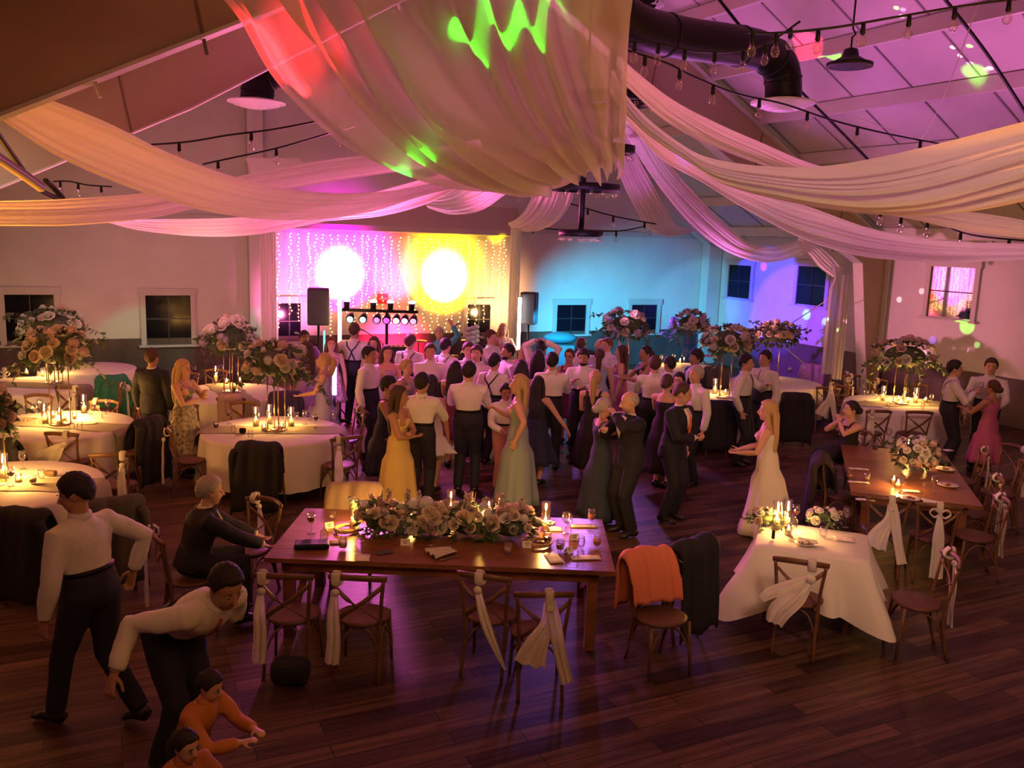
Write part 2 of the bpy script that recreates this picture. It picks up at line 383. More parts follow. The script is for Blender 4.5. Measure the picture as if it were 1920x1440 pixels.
drape('broad gold lit swag crossing the right side and rising out at the right edge',
 [(1150,130,8.2),(1172,175,8.1),(1210,219,8),(1270,266,7.9),(1330,298,7.8),(1431,314,7.5),(1531,316,7.2),(1631,303,6.9),(1751,276,6.6),(1940,225,6.2)],
 [(1150,180,8.2),(1175,215,8.1),(1230,262,8),(1290,302,7.9),(1370,346,7.8),(1471,374,7.5),(1591,393,7.2),(1711,400,6.9),(1820,394,6.6),(1950,370,6.2)],folds=6,amp=.06,seed=11)
drape('long pink swag reaching the right edge just below the gold swag',
 [(1172,200,9.4),(1230,262,9.8),(1320,318,10.2),(1407,354,10.4),(1511,384,10.2),(1631,426,10),(1751,449,9.8),(1950,458,9.4)],
 [(1172,225,9.4),(1240,300,9.8),(1320,345,10.2),(1400,395,10.4),(1500,446,10.2),(1600,478,10),(1700,489,9.8),(1800,492,9.6),(1950,484,9.4)],folds=7,amp=.05,seed=12)
drape('tan swag tail with reddish glow low at the far right edge',
 [(1660,396,8.6),(1740,393,8.4),(1811,396,8.2),(1880,405,8),(1950,418,7.8)],
 [(1660,402,8.6),(1720,414,8.4),(1791,430,8.2),(1870,441,8),(1950,449,7.8)],folds=4,amp=.04,seed=13)
drape('pink swag looping low to the column between the second side window and the tables',
 [(1196,225,11),(1228,270,12),(1262,322,13),(1302,365,14),(1350,412,15.5),(1399,452,17),(1440,463,17.8),(1480,456,18.2),(1515,440,18.6)],
 [(1160,216,11),(1180,262,12),(1210,312,13),(1250,368,14),(1300,425,15.5),(1360,470,17),(1430,492,17.8),(1486,483,18.2),(1532,460,18.6)],folds=7,amp=.06,bulge=.15,seed=14)
drape('leftmost pink swag of the right hand group dropping to the back corner',
 [(1176,240,13),(1196,290,15),(1222,340,17),(1250,390,19),(1275,424,20.5),(1305,425,22.4)],
 [(1146,262,13),(1160,325,15),(1182,375,17),(1212,425,19),(1250,442,20.5),(1300,434,22.4)],folds=6,amp=.06,bulge=.12,seed=15)
drape('curled white swag end tied at the right column top',
 [(1500,440,18.4),(1530,458,18),(1556,480,17.8),(1578,505,17.6)],
 [(1500,478,18.4),(1515,476,18),(1535,500,17.8),(1562,520,17.6)],folds=4,amp=.05,seed=16)
# hanging panels
def panel(name,label,u0,u1,v0,v1,dep,folds,cinch=None,seed=0,m=None):
    rr=random.Random(seed); p0=D(u0,v0,dep); zt=p0.z; zb=max(.02,D((u0+u1)/2,v1,dep).z)
    x0=p0.x; x1=D(u1,v0,dep).x; ph=rr.uniform(0,6)
    def fn(s,t):
        z=zt+(zb-zt)*s; w=1.0
        if cinch: w=1-.75*math.exp(-((s-cinch)/.06)**2)
        x=(x0+x1)/2+(x1-x0)*(t-.5)*w
        return V((x,dep+.05*sin(2*PI*folds*t+ph+s*.6)+.02*sin(2*PI*folds*2.3*t),z))
    o=MB().grid(fn,36,folds*8).build(name,m or sheer); return tag(o,label,'curtain')
panel('stage_curtain','tall sheer white curtain hanging left of the fairy light wall',486,516,432,720,17.6,6,seed=1)
panel('stage_curtain','slim gathered white curtain between fairy light wall and right speaker',958,978,428,700,20.6,4,seed=2)
panel('column_curtain','long sheer white curtain hanging beside the big right column',1560,1582,500,702,16.9,3,cinch=.1,seed=3)
panel('column_curtain','second sheer white panel just right of the column curtain, touching the column',1580,1597,515,712,16.7,3,seed=4)
# inverted fabric/truss box pieces high on the back wall
o=MB().prism([D(460,296,17.3),D(560,297,17.5),D(583,318,17.5),D(478,342,17.2)],V((0,.1,-.02))).build('wall_hood',white,smooth=False)
tag(o,'pink lit slanted hood box high on the back wall at the left','hood')
# ---------------------------------------------------------------- ducts, pipes, lights, chandeliers
def duct(label,path,r,discr,cat='duct'):
    pts=[D(*p) for p in path]; e=pts[-1]
    t=thing('air_duct',label,cat,tuple(e))
    rel=[p-e for p in cr_pts(pts,26)]
    MB().tube(rel,r,20).build('pipe',blackm,t)
    for i in (6,12,17,22): 
        if i<len(rel)-1: MB().tube([rel[i],rel[i]+(rel[i+1]-rel[i]).normalized()*.03],r*1.05,20).build('joint_band',blackm,t)
    d=MB(); d.lathe([(r*.9,.02),(discr,-.02),(discr,-.05),(discr*.8,-.03),(discr*.78,-.09),(discr*.6,-.06),(discr*.56,-.12),(discr*.38,-.09),(discr*.34,-.14),(.001,-.12)],32)
    d.build('diffuser',white,t)
    return t
def cr_pts(pts,n): return [V(p) for p in cr([tuple(p) for p in pts],n)]
duct('large black air duct along the upper right roof bending down to a white round diffuser',[(1150,20,10),(1200,52,10.3),(1280,72,10.8),(1370,84,11.3),(1425,95,11.7),(1458,118,12),(1468,150,12.1),(1468,188,12.1)],.24,.42)
duct('shorter black air duct dropping behind the left roof beam to a white round diffuser',[(640,130,16),(560,128,15.9),(520,134,15.8),(490,142,15.8),(484,165,15.8),(481,188,15.8)],.28,.5)
duct('dark duct stub entering from the top edge between the canopy and the right roof',[(1110,-80,12),(1160,-45,12.3),(1195,-12,12.5),(1205,-2,12.6),(1206,2,12.6)],.25,.3)
def cable(name,label,cat,path,r,m): return tag(MB().tube([D(*p) for p in cr(path,24)],r,6).build(name,m),label,cat)
cable('tension_rod','black roof tie rod crossing the top right from the string lights to the gold swag','rod',[(1345,-5,12),(1420,88,12.5),(1500,170,13),(1560,230,13.4),(1640,312,14)],.022,blackm)
cable('tension_rod','black roof tie rod in the very top right corner','rod',[(1765,-10,11),(1850,100,11.6),(1925,215,12.2)],.022,blackm)
cable('purlin_strap','thin white suspension wire slanting through the right roof bay','wire',[(1838,-5,11),(1790,130,11.5),(1752,220,12),(1710,285,12.4)],.006,white)
cable('purlin_strap','thin pale wire crossing behind the duct towards the right string lights','wire',[(1280,85,13),(1400,140,13),(1550,200,13),(1760,275,13)],.006,white)
cable('purlin_strap','thin pale wire dropping through the lower right tables area of the wall','wire',[(1655,400,14),(1648,425,14)],.006,white)
cable('sprinkler_pipe','purple grey pipe slanting at the far left under the beam','pipe',[(-20,285,9),(40,325,9.6),(78,352,10)],.055,mat('grey_pipe',(.2,.19,.22),.4))
cable('sprinkler_pipe','thin black pipe beside the thick pipe at the far left','pipe',[(-15,235,9),(30,300,9.6),(70,352,10.2),(115,375,10.8)],.03,blackm)
cable('sprinkler_pipe','black bracket tube pair behind the far left pipe end','pipe',[(85,338,11),(100,352,11.2),(118,372,11.4)],.035,blackm)
cable('roof_pipe','vertical grey pipe between the two upper left beams','pipe',[(252,45,12),(262,80,12.2)],.16,mat('galvanised',(.45,.44,.46),.35,metal=.6))
cable('roof_pipe','short slanted galvanised pipe high between the left beams','pipe',[(418,-4,12),(400,22,12.2)],.06,mat('galvanised',(.45,.44,.46),.35))
# string lights
bulbglass=glass_mat('bulb_glass',(1,.95,.9))
_b=MB().lathe([(.001,.0),(.016,-.01),(.017,-.05),(.02,-.07),(.012,-.08)],8); sockm=_b.mesh('socket',blackm)
bulm=MB().lathe([(.012,-.08),(.03,-.115),(.032,-.135),(.02,-.16),(.001,-.166)],10).mesh('bulb',bulbglass)
def string_lights(label,path,n,sc_=1.0,off=0.0):
    pts=[D(*p) for p in cr(path,40)]; b=pts[0]
    t=thing('string_lights',label,'string lights',tuple(b))
    MB().tube([p-b for p in pts],.012*sc_,5).build('wire',blackm,t)
    for i in range(n):
        f=(i+.5+off)/n*40; j=min(int(f),39); p=pts[j].lerp(pts[j+1],f-j)
        for nm,me in (('socket',sockm),('bulb',bulm)):
            o=bpy.data.objects.new(nm,me); C.objects.link(o); o.parent=t; o.location=p-b; o.scale=(sc_*1.25,)*3
        MB().tube([p-b,p-b-up*.05*sc_],.006*sc_,4).build('lead',blackm,t)
    return t
string_lights('string lights across the top right in front of the roof with clear bulbs',[(1400,60,8),(1450,62,8),(1560,52,8),(1680,32,8),(1800,12,8),(1930,-5,8)],7)
string_lights('string lights hanging in front of the big black duct',[(1175,78,9),(1230,80,9),(1300,95,9),(1380,96,9),(1440,80,9),(1500,40,9)],7)
string_lights('string lights sagging from the canopy past the duct diffuser to the gold swag',[(1175,94,9),(1250,118,9.3),(1300,143,9.6),(1380,175,10),(1470,195,10.4),(1560,225,10.8),(1660,250,11),(1780,273,11.4)],7,1.0)
string_lights('upper of two string lights in front of the pink gable at left',[(270,272,12),(350,266,12),(430,253,12),(515,242,12),(620,222,12),(660,212,12)],3,1.15)
string_lights('lower of two string lights in front of the pink gable at left',[(380,308,13.5),(430,297,13.5),(518,278,13.5),(610,252,13.5),(670,235,13.5)],3,1.15)
string_lights('string lights low along the right part of the back gable',[(960,350,18),(1020,368,18),(1080,385,18),(1150,405,18),(1230,420,18)],6,1.2)
string_lights('string lights just above the back wall eave right of the chandelier',[(980,425,20),(1040,430,20),(1100,433,20),(1170,432,20),(1245,415,20)],5,1.2)
string_lights('string lights under the far right swags above the side windows',[(1640,385,13),(1680,402,13),(1740,412,13),(1820,440,13),(1930,452,13)],5,1.2)
string_lights('string lights at far left above the flat swag',[(100,340,14),(130,340,14),(165,347,14),(210,350,14)],3,1.0)
# high bay pendant
p=D(1593,122,11); t=thing('pendant_lamp','round black high bay pendant lamp hanging under the right roof','lamp',tuple(p))
MB().lathe([(.03,.2),(.08,.18),(.1,.1),(.2,.04),(.27,.02),(.27,-.02),(.24,-.02)],28).build('lamp_shade',blackm,t)
MB().lathe([(.001,-.015),(.235,-.015),(.235,-.005),(.001,-.005)],28).build('lens',mat('frosted_lens',(.6,.45,.45),.4),t)
MB().tube([(0,0,.2),(0,0,.32),(.04,0,.36),(0,0,.42),(0,.0,1.4)],.012,6).build('chain',blackm,t)
# chandeliers
bulbc=MB().ball((0,0,0),(.028,.028,.034),8,6).mesh('bulb',bulbglass)
def chandelier(label,u,v,dep,tiers,poletop):
    p=D(u,v,dep); t=thing('chandelier',label,'chandelier',tuple(p))
    for r,z,n in tiers:
        m=MB(); m.lathe([(r-.03,z+.05),(r+.03,z+.05),(r+.03,z-.05),(r-.03,z-.05)],40,closed=True)
        rg=m.build('ring',blackm,t)
        m=MB()
        for k in range(3): q=PI*k/3; m.beam(V((cos(q),sin(q),0))*r+up*z,V((-cos(q),-sin(q),0))*r+up*z,.03,.02)
        m.build('spoke',blackm,rg)
        for k in range(n):
            q=2*PI*k/n; o=bpy.data.objects.new('bulb',bulbc); C.objects.link(o); o.parent=rg; o.location=(r*cos(q),r*sin(q),z-.095)
    m=MB(); m.tube([(0,0,min(z for _,z,_ in tiers)-.03),(0,0,poletop)],.045,8); m.build('pole',blackm,t)
    m=MB(); m.tube([(0,0,poletop),(0,0,poletop+2.6)],.012,6); m.build('chain',blackm,t)
    return t
chandelier('two tier black ring chandelier with small clear bulbs hanging above the dance floor',1093,352,13.4,[(.53,0,18),(.31,-.68,12)],.42)
chandelier('second black ring chandelier half hidden behind the canopy and swags at right of centre',1146,187,11.5,[(.53,0,18),(.31,-.62,12)],.6)
# ---------------------------------------------------------------- tables, chairs, table settings
woodt=mat('table_wood',(.2,.075,.035),.28,bump=.1,bscale=6,var=.35,vscale=5,stretch=(1,9,1))
woodc=mat('chair_wood',(.16,.075,.035),.4,bump=.1,bscale=20,var=.25,vscale=10)
seatm=mat('chair_seat',(.12,.05,.03),.5,var=.3,vscale=60)
cloth=mat('table_linen',(.75,.72,.68),.85,bump=.15,bscale=18)
runm=mat('gauze_runner',(.3,.26,.2),.9,bump=.4,bscale=60)
sashm=mat('chiffon_sash',(.82,.78,.7),.8,bump=.2,bscale=40,trans=.25)
wax=mat('candle_wax',(.85,.7,.45),.5,trans=.4)
flame=mat('candle_flame',(1,.6,.15),.5,em=60,emcol=(1,.52,.12))
gls=glass_mat('clear_glass')
wine=mat('red_wine',(.06,.004,.006),.1); amberd=mat('amber_drink',(.5,.2,.05),.1); waterd=mat('pale_drink',(.5,.42,.35),.05)
paper=mat('card_paper',(.75,.7,.62),.8); ink=mat('ink',(.08,.07,.07),.8)
TZ=.76
# --- chairs
def make_chair(kind,sash=None):
    t=thing('cross_back_chair','wooden cross back chair','chair')
    m=MB(); m.lathe([(.001,.475),(.19,.48),(.215,.468),(.215,.45),(.2,.44),(.001,.44)],24); 
    m.v=[(x*(1.0+.08*(-y)/.2),y*.95-.01,z) for x,y,z in m.v]; m.build('seat',seatm,t)
    for sx in (-1,1):
        MB().tube([(sx*.175,-.16,.45),(sx*.185,-.175,.25),(sx*.195,-.195,0)],[.017,.015,.012],8).build('leg',woodc,t)
        MB().tube(cr([(sx*.17,.235,0),(sx*.168,.18,.22),(sx*.17,.165,.46),(sx*.185,.2,.68),(sx*.205,.225,.86)],10),.015,8).build('leg',woodc,t)
    m=MB(); pts=cr([(-.225,.215,.865),(-.12,.262,.885),(0,.275,.89),(.12,.262,.885),(.225,.215,.865)],14)
    m.tube(pts,[(.014,.026)]*15,8,side=V((0,1,0))); m.build('top_rail',woodc,t)
    for sx in (-1,1):
        MB().tube(cr([(sx*.19,.212,.8),(sx*.07,.25,.7),(-sx*.06,.225,.6),(-sx*.165,.17,.5)],12),[(.018,.006)]*13,6,side=V((1,0,.6))).build('cross_brace',woodc,t)
    MB().tube(cr([(-.17,.18,.2),(-.1,.15,.37),(0,.14,.42),(.1,.15,.37),(.17,.18,.2)],12),.009,6).build('stretcher',woodc,t)
    MB().tube(cr([(-.19,-.18,.2),(-.1,-.15,.37),(0,-.14,.42),(.1,-.15,.37),(.19,-.18,.2)],12),.009,6).build('stretcher',woodc,t)
    for sx in (-1,1):
        MB().tube(cr([(sx*.188,-.17,.2),(sx*.18,-.1,.36),(sx*.175,0,.41),(sx*.172,.1,.36),(sx*.17,.17,.2)],12),.009,6).build('stretcher',woodc,t)
    if sash: make_sash(t,sash)
    return t
def ribbon(m,pts,w,seed=0,n=20,pl=2.5):
    # a pleated flat band: grid with cross pleats
    c=cr(pts,n); ws=cr([(a,) for a in w],n)
    def fn(s,q):
        i=min(int(round(s*n)),n); p=V(c[i]); a=V(c[max(i-1,0)]); b=V(c[min(i+1,n)]); t=(b-a).normalized()
        x=V((1,0,0)); x=(x-t*x.dot(t)); x.normalize(); y=t.cross(x); k=ws[i][0]
        return p+x*((q-.5)*2*k)+y*(.22*k*sin(q*2*PI*pl+seed)+.1*k*sin(q*9+s*6+seed))
    m.grid(fn,n,14)
def make_sash(t,kind):
    m=MB(); z=.88; Y=.3
    def wrap(x): m.tube(cr([(x,.295,.93),(x,.305,.88),(x,.29,.83),(x+.01,.235,.84),(x,.225,.89),(x,.26,.93)],12),[(.035,.01)]*13,8,side=V((1,0,0)))
    if kind in('L','R'):
        x=.15*(1 if kind=='R' else -1); wrap(x); m.ball((x,.315,.78),(.035,.025,.03),10,6)
        ribbon(m,[(x,.315,.8),(x-.01,.33,.6),(x-.005,.335,.4),(x-.02,.34,.2)],[.022,.05,.055,.06],1)
    elif kind=='D':
        x=.03; wrap(x); m.ball((x,.32,.8),(.035,.028,.03),10,6)
        ribbon(m,[(x,.32,.86),(x+.04,.34,.68),(x+.09,.35,.45),(x+.15,.36,.22)],[.04,.05,.045,.05],2)
        ribbon(m,[(x,.31,.84),(x-.02,.325,.68),(x-.1,.335,.5),(x-.14,.34,.36)],[.045,.05,.1,.13],0)
    elif kind=='S':
        x=-.02; wrap(x); ribbon(m,[(x,.32,.8),(x+.06,.34,.6),(x+.14,.36,.42),(x+.26,.38,.2)],[.03,.045,.035,.012],1)
        m.ball((x,.32,.79),(.035,.025,.035),10,6)
    elif kind=='W':
        x=.09; wrap(x); m.ball((x,.33,.77),(.045,.035,.04),10,6)
        ribbon(m,[(x,.33,.78),(x-.15,.36,.7),(x-.3,.38,.62),(x-.38,.38,.55)],[.03,.05,.05,.03],1)
        ribbon(m,[(x,.33,.77),(x-.1,.37,.62),(x-.22,.4,.48),(x-.26,.4,.36)],[.03,.08,.09,.07],2)
    elif kind=='B':
        x=0; wrap(x); 
        for sx in (-1,1): m.tube(cr([(x,.31,.82),(x+sx*.06,.33,.87),(x+sx*.1,.34,.83),(x+sx*.05,.33,.78),(x,.31,.81)],10),[(.03,.008)]*11,6,side=V((0,1,0)))
        ribbon(m,[(x,.32,.82),(x-.01,.33,.6),(x-.02,.335,.4),(x-.03,.34,.12)],[.02,.055,.06,.07],1)
    if kind!='B': m.v=[(-x_,y_,z_) for x_,y_,z_ in m.v]; m.f=[tuple(reversed(f_)) for f_ in m.f]
    m.build('sash',sashm,t)
CH={k:make_chair('c',k) for k in (None,'L','R','D','S','W','B')}
def chair(u,v,rot,label,sash=None,group=None,zr=.88):
    p=P(u,v,zr); q=Matrix.Rotation(R(rot),3,'Z'); o=q@V((0,.26,0))
    return dup(CH[sash],(p.x-o.x,p.y-o.y,0),R(rot),label,group)
def coat(ch,label,m,w=.5,zf=.5,zb=.2,cat='jacket',seed=0,sleeve=True,name='draped_jacket'):
    t=thing(name,label,cat,ch.location,ch.rotation_euler[2])
    rr=random.Random(seed); a=[rr.uniform(0,6) for _ in range(4)]
    path=cr([(.07,max(zf,.53)),(.1,.7),(.155,.865),(.25,.96),(.345,.885),(.36,.7),(.385,.45),(.4,zb)],24)
    def fn(s,t_):
        i=min(int(round(s*24)),24); y,z=path[i]; x=(t_-.5)*w*(1+.12*max(0,s-.4))
        ed=abs(t_-.5)*2
        z2=z-.06*ed**12*(1 if s>.2 else 0)
        return V((x+.01*sin(s*7+a[3]),y+.014*sin(t_*14+a[0]+s)+.01*sin(t_*25+a[1])-.03*ed**3,z2+.012*sin(t_*9+a[2])*s))
    MB().grid(fn,24,26).build('body',m,t,solid=.022)
    if sleeve:
        for sx in (-1,1):
            MB().tube(cr([(sx*w*.44,.33,.86),(sx*w*.5,.34,.78),(sx*w*.52,.32,.6),(sx*w*.5,.34,.36)],10),[.04,.052,.05,.05,.048,.046,.045,.043,.042,.04,.036],10).build('sleeve',m,t)
    return t
black=mat('black_wool',(.014,.013,.018),.85); coral=mat('coral_cloth',(.75,.22,.12),.8,bump=.2,bscale=20)
taupe=mat('taupe_cloth',(.28,.2,.15),.9); teal=mat('green_coat',(.02,.16,.11),.8); greyj=mat('grey_wool',(.07,.06,.06),.9)
# --- wooden trestle tables
def wood_table(label,cs):
    c=[P(u,v,TZ) for u,v in cs]; fl,fr_,br,bl=c
    cen=(fl+fr_+br+bl)/4; x=((fr_-fl)+(br-bl)).normalized(); y=V((-x.y,x.x,0))
    L_=((fr_-fl).length+(br-bl).length)/2; Wd=abs(((bl-fl)+(br-fr_)).dot(y))/2
    rot=math.atan2(x.y,x.x); t=thing('farm_table',label,'table',(cen.x,cen.y,0),rot)
    m=MB()
    n=6
    for i in range(n): m.box((0,-Wd/2+Wd*(i+.5)/n,TZ-.02),(L_,Wd/n-.004,.04))
    m.build('tabletop',woodt,t,smooth=False)
    m=MB()
    for sy in (-1,1): m.box((0,sy*(Wd/2-.1),TZ-.09),(L_-.25,.03,.1))
    for sx in (-1,1): m.box((sx*(L_/2-.14),0,TZ-.09),(.03,Wd-.2,.1))
    m.build('apron',woodt,t,smooth=False)
    for sx in (-1,1):
        for sy in (-1,1): MB().box((sx*(L_/2-.18),sy*(Wd/2-.13),(TZ-.04)/2),(.09,.09,TZ-.04)).build('leg',woodt,t,smooth=False)
        for s2 in (-1,1): MB().beam((sx*(L_/2-.18),s2*(Wd/2-.15),.1),(sx*(L_/2-.18),-s2*(Wd/2-.15),.62),.05,.05).build('brace',woodt,t,smooth=False)
    return t,cen,x,y,L_,Wd
T1,c1,x1,y1,L1,W1=wood_table('long dark red wooden farm table in the centre foreground carrying the flower garland',[(492,1045),(1154,1073),(1129,973),(575,953)])
T2,c2,x2,y2,L2,W2=wood_table('dark wooden farm table at the right with a round low bouquet',[(1558,912),(1794,951),(1808,851),(1612,840)])
# --- round tables
def round_table(label,cl,u,v,r,runner=None,group=None):
    p=P(u,v,TZ); t=thing('round_table',label,'table',(p.x,p.y,0))
    MB().lathe([(.001,.715),(r-.02,.715),(r-.02,.75),(.001,.75)],40).build('tabletop',woodt,t,smooth=False)
    for k in range(4):
        q=PI/4+k*PI/2; MB().tube([(cos(q)*r*.55,sin(q)*r*.55,0),(cos(q)*r*.5,sin(q)*r*.5,.72)],.02,8).build('leg',blackm,t)
    rr=random.Random(int(u)); a=[rr.uniform(0,6) for _ in range(4)]; N=96
    rings=[(.001,.757,0),(r*.5,.757,0),(r-.02,.757,0),(r,.75,0),(r+.012,.72,.15),(r+.02,.6,.5),(r+.03,.45,.75),(r+.045,.28,.95),(r+.06,.13,1.1)]
    m=MB(); m.lathe([(x,z) for x,z,_ in rings],N,rip=lambda i,q: rings[i][2]*(.03*sin(11*q+a[0])+.02*sin(17*q+a[1])+.012*sin(29*q+a[2])))
    m.f=[f for f in m.f if len(f)<=4]
    o=m.build('tablecloth',cloth,loc=(p.x,p.y,0)); tag(o,cl,'tablecloth')
    if runner is not None:
        ra=R(runner); d=V((cos(ra),sin(ra),0)); e=V((-d.y,d.x,0)); w=.24
        def fn(s,t_):
            x=(s-.5)*2*(r+.26); ax=abs(x)
            y=(t_-.5)*2*w+.015*sin(s*30)+.01*sin(t_*20+s*15)
            lim=math.sqrt(max(r*r-y*y,.01))+.015
            over=max(0,ax-lim); hx=min(ax,lim)+min(over,.045)+(over*.16)
            z=.764-over*.95
            return p*1-up*p.z+d*(hx*(1 if x>0 else -1))+e*y+up*z
        o=MB().grid(fn,60,10).build('table_runner',runm); tag(o,'grey beige gauze runner across the '+' '.join(label.split()[2:11]),'table runner')
    return V((p.x,p.y,0)),r
RT={}
RT['R1']=round_table('round banquet table in front of the dancers at left of centre','white floor length cloth on the round table behind the black jacket chair',512,806,.95,8)
RT['R2']=round_table('yellow candlelit round banquet table at the left','amber lit cloth on the round left table below the tallest flowers',108,795,.97,-8)
RT['R3']=round_table('round banquet table cut by the left edge, beside the walking man','amber lit cloth on the nearest round table at the left edge',-2,908,1.0,5)
RT['R4']=round_table('dim round banquet table behind the yellow lit one','white cloth on the dim round table by the left window',52,722,.95,0)
RT['R5']=round_table('round banquet table behind the woman in the floral dress','pink and violet lit cloth on the round table right of the floral dress',432,735,.93,-60)
RT['R6']=round_table('round banquet table in front of the right wall under wide flowers','pink lit cloth on the round table before the right wall',1688,757,.95,10)
RT['R7']=round_table('round banquet table beside the right column in purple light','pink cloth on the round table left of the stacked chairs and column',1455,716,.9)
RT['R8']=round_table('candlelit round banquet table behind the men in ties','white cloth on the round table behind the two men in ties',1345,745,.9)
RT['R9']=round_table('round banquet table at the back under purple lit flowers','cloth on the back table behind the woman in the choker dress',1180,704,.9)
RT['R10']=round_table('round banquet table deepest in the right back corner','cloth on the deepest round table at the right back',1285,690,.9)
RT['R4b']=round_table('farthest round banquet table at the left under the window','white cloth on the farthest left table beside the green coat',165,690,.85)
# --- sweetheart table
p=P(1523,1012,TZ); SW=p
a3=math.atan2((P(1633,1056,TZ)-P(1415,1024,TZ)).y,(P(1633,1056,TZ)-P(1415,1024,TZ)).x)
t=thing('sweetheart_table','small square two seat table under white cloth at right foreground','table',(p.x,p.y,0),a3)
hw,hd=.5,.42
MB().box((0,0,.735),(2*hw-.12,2*hd-.12,.03)).build('tabletop',woodt,t,smooth=False)
for sx in(-1,1):
    for sy in(-1,1): MB().box((sx*(hw-.14),sy*(hd-.14),.36),(.05,.05,.72)).build('leg',woodt,t,smooth=False)
m=MB(); N=120
def ring(off,z,cor,rip,zc):
    o=[]
    for j in range(N):
        q=2*PI*j/N; c_,s_=cos(q),sin(q); k=1/max(abs(c_),abs(s_)) if True else 1
        k=min(k,1.36); cr_=max(0,(abs(sin(2*q)))**6)*(1 if c_<0 and s_<0 else .62 if s_<0 else .4)
        bx=hw*c_*k; by=hd*s_*k; l=math.hypot(bx,by); f=(l+off+cor*cr_+rip*(.03*sin(9*q+1)+.025*sin(15*q+2)))/l
        o.append((bx*f,by*f,z-zc*cr_))
    return o
rs=[ring(-.3,.757,0,0,0),ring(-.01,.757,0,0,0),ring(.01,.74,.0,0,0),ring(.03,.62,.05,.5,0),ring(.06,.48,.13,1,.03),ring(.09,.36,.24,1.5,.08),ring(.11,.27,.34,2,.2)]
vs=[V((0,0,.757))]+[V(x) for r_ in rs for x in r_]; fs=[(0,1+j,1+(j+1)%N) for j in range(N)]
for i in range(len(rs)-1):
    for j in range(N): fs.append((1+i*N+j,1+(i+1)*N+j,1+(i+1)*N+(j+1)%N,1+i*N+(j+1)%N))
m.add(vs,fs); o=m.build('tablecloth',cloth,loc=(p.x,p.y,0)); o.rotation_euler=(0,0,a3)
tag(o,'white cloth with long flared corners on the small square foreground table','tablecloth')
# ---------------------------------------------------------------- flowers
petalm=[mat('cream_petal',(.85,.74,.55),.6,trans=.25),mat('blush_petal',(.8,.62,.52),.6,trans=.25),mat('white_petal',(.82,.8,.76),.6,trans=.25),mat('lilac_petal',(.5,.45,.6),.6,trans=.25)]
leafm=mat('eucalyptus_leaf',(.09,.13,.07),.6,var=.3,vscale=15,trans=.2); stemm=mat('stem_green',(.08,.1,.05),.7)
def rose_mesh(m,openn=1.0,seed=0):
    rr=random.Random(seed); b=MB()
    for ringi,(r,h,n,til) in enumerate(((.22,.75,3,.05),(.5,.68,5,.22),(.8,.5,6,.5),(1.0,.28,7,.85))):
        for k in range(n):
            q=2*PI*(k+.4*ringi)/n+rr.uniform(-.15,.15); d=V((cos(q),sin(q),0)); e=V((-d.y,d.x,0)); wd=(1.9*PI*r/n)*.62
            def fn(s,t_):
                x=(t_-.5)*2; rad=r*(.25+.75*s**.6)*openn+.12*til*s; y=x*wd*(.35+.65*sin(min(1,s*1.1)*PI*.55))
                z=-.35+(h+.35)*s-.35*til*s**3-.12*x*x*s
                return d*(rad*cos(y/max(r,.3)*.8))+e*y*.95+up*z
            b.grid(fn,4,4)
    b.ball((0,0,.25),(.2,.2,.35),6,5)
    return b.mesh('blossom',m)
def hyd_mesh(m,seed):
    rr=random.Random(seed); b=MB(); b.ball((0,0,0),.7,10,8)
    for k in range(70):
        z=rr.uniform(-.5,1); q=rr.uniform(0,2*PI); s_=math.sqrt(max(0,1-z*z)); d=V((s_*cos(q),s_*sin(q),z)); a=d.orthogonal().normalized(); c_=d.cross(a); ph=rr.uniform(0,1.5)
        for w in range(4):
            g=ph+w*PI/2; e=a*cos(g)+c_*sin(g); f=a*cos(g+PI/2)+c_*sin(g+PI/2); o=d*.85
            b.add([o,o+e*.12+f*.09+d*.05,o+e*.24+d*.08,o+e*.12-f*.09+d*.05],[(0,1,2,3)])
    return b.mesh('blossom',m,smooth=False)
BL_=[rose_mesh(petalm[0],1,1),rose_mesh(petalm[1],.85,2),rose_mesh(petalm[2],1.05,3),rose_mesh(petalm[2],.6,4),hyd_mesh(petalm[2],5),hyd_mesh(petalm[3],6),hyd_mesh(petalm[1],7)]
def leaf(b,p,d,l,w,rr):
    d=d.normalized(); s_=d.cross(up); s_=s_.normalized() if s_.length>.01 else V((1,0,0)); n=s_.cross(d); tw=rr.uniform(-1,1); s_=(s_*cos(tw)+n*sin(tw))
    b.add([p,p+d*l*.35+s_*w,p+d*l*.75+s_*w*.7-up*l*.1,p+d*l-up*l*.2,p+d*l*.75-s_*w*.7-up*l*.1,p+d*l*.35-s_*w],[(0,1,2,5),(2,3,4,5)])
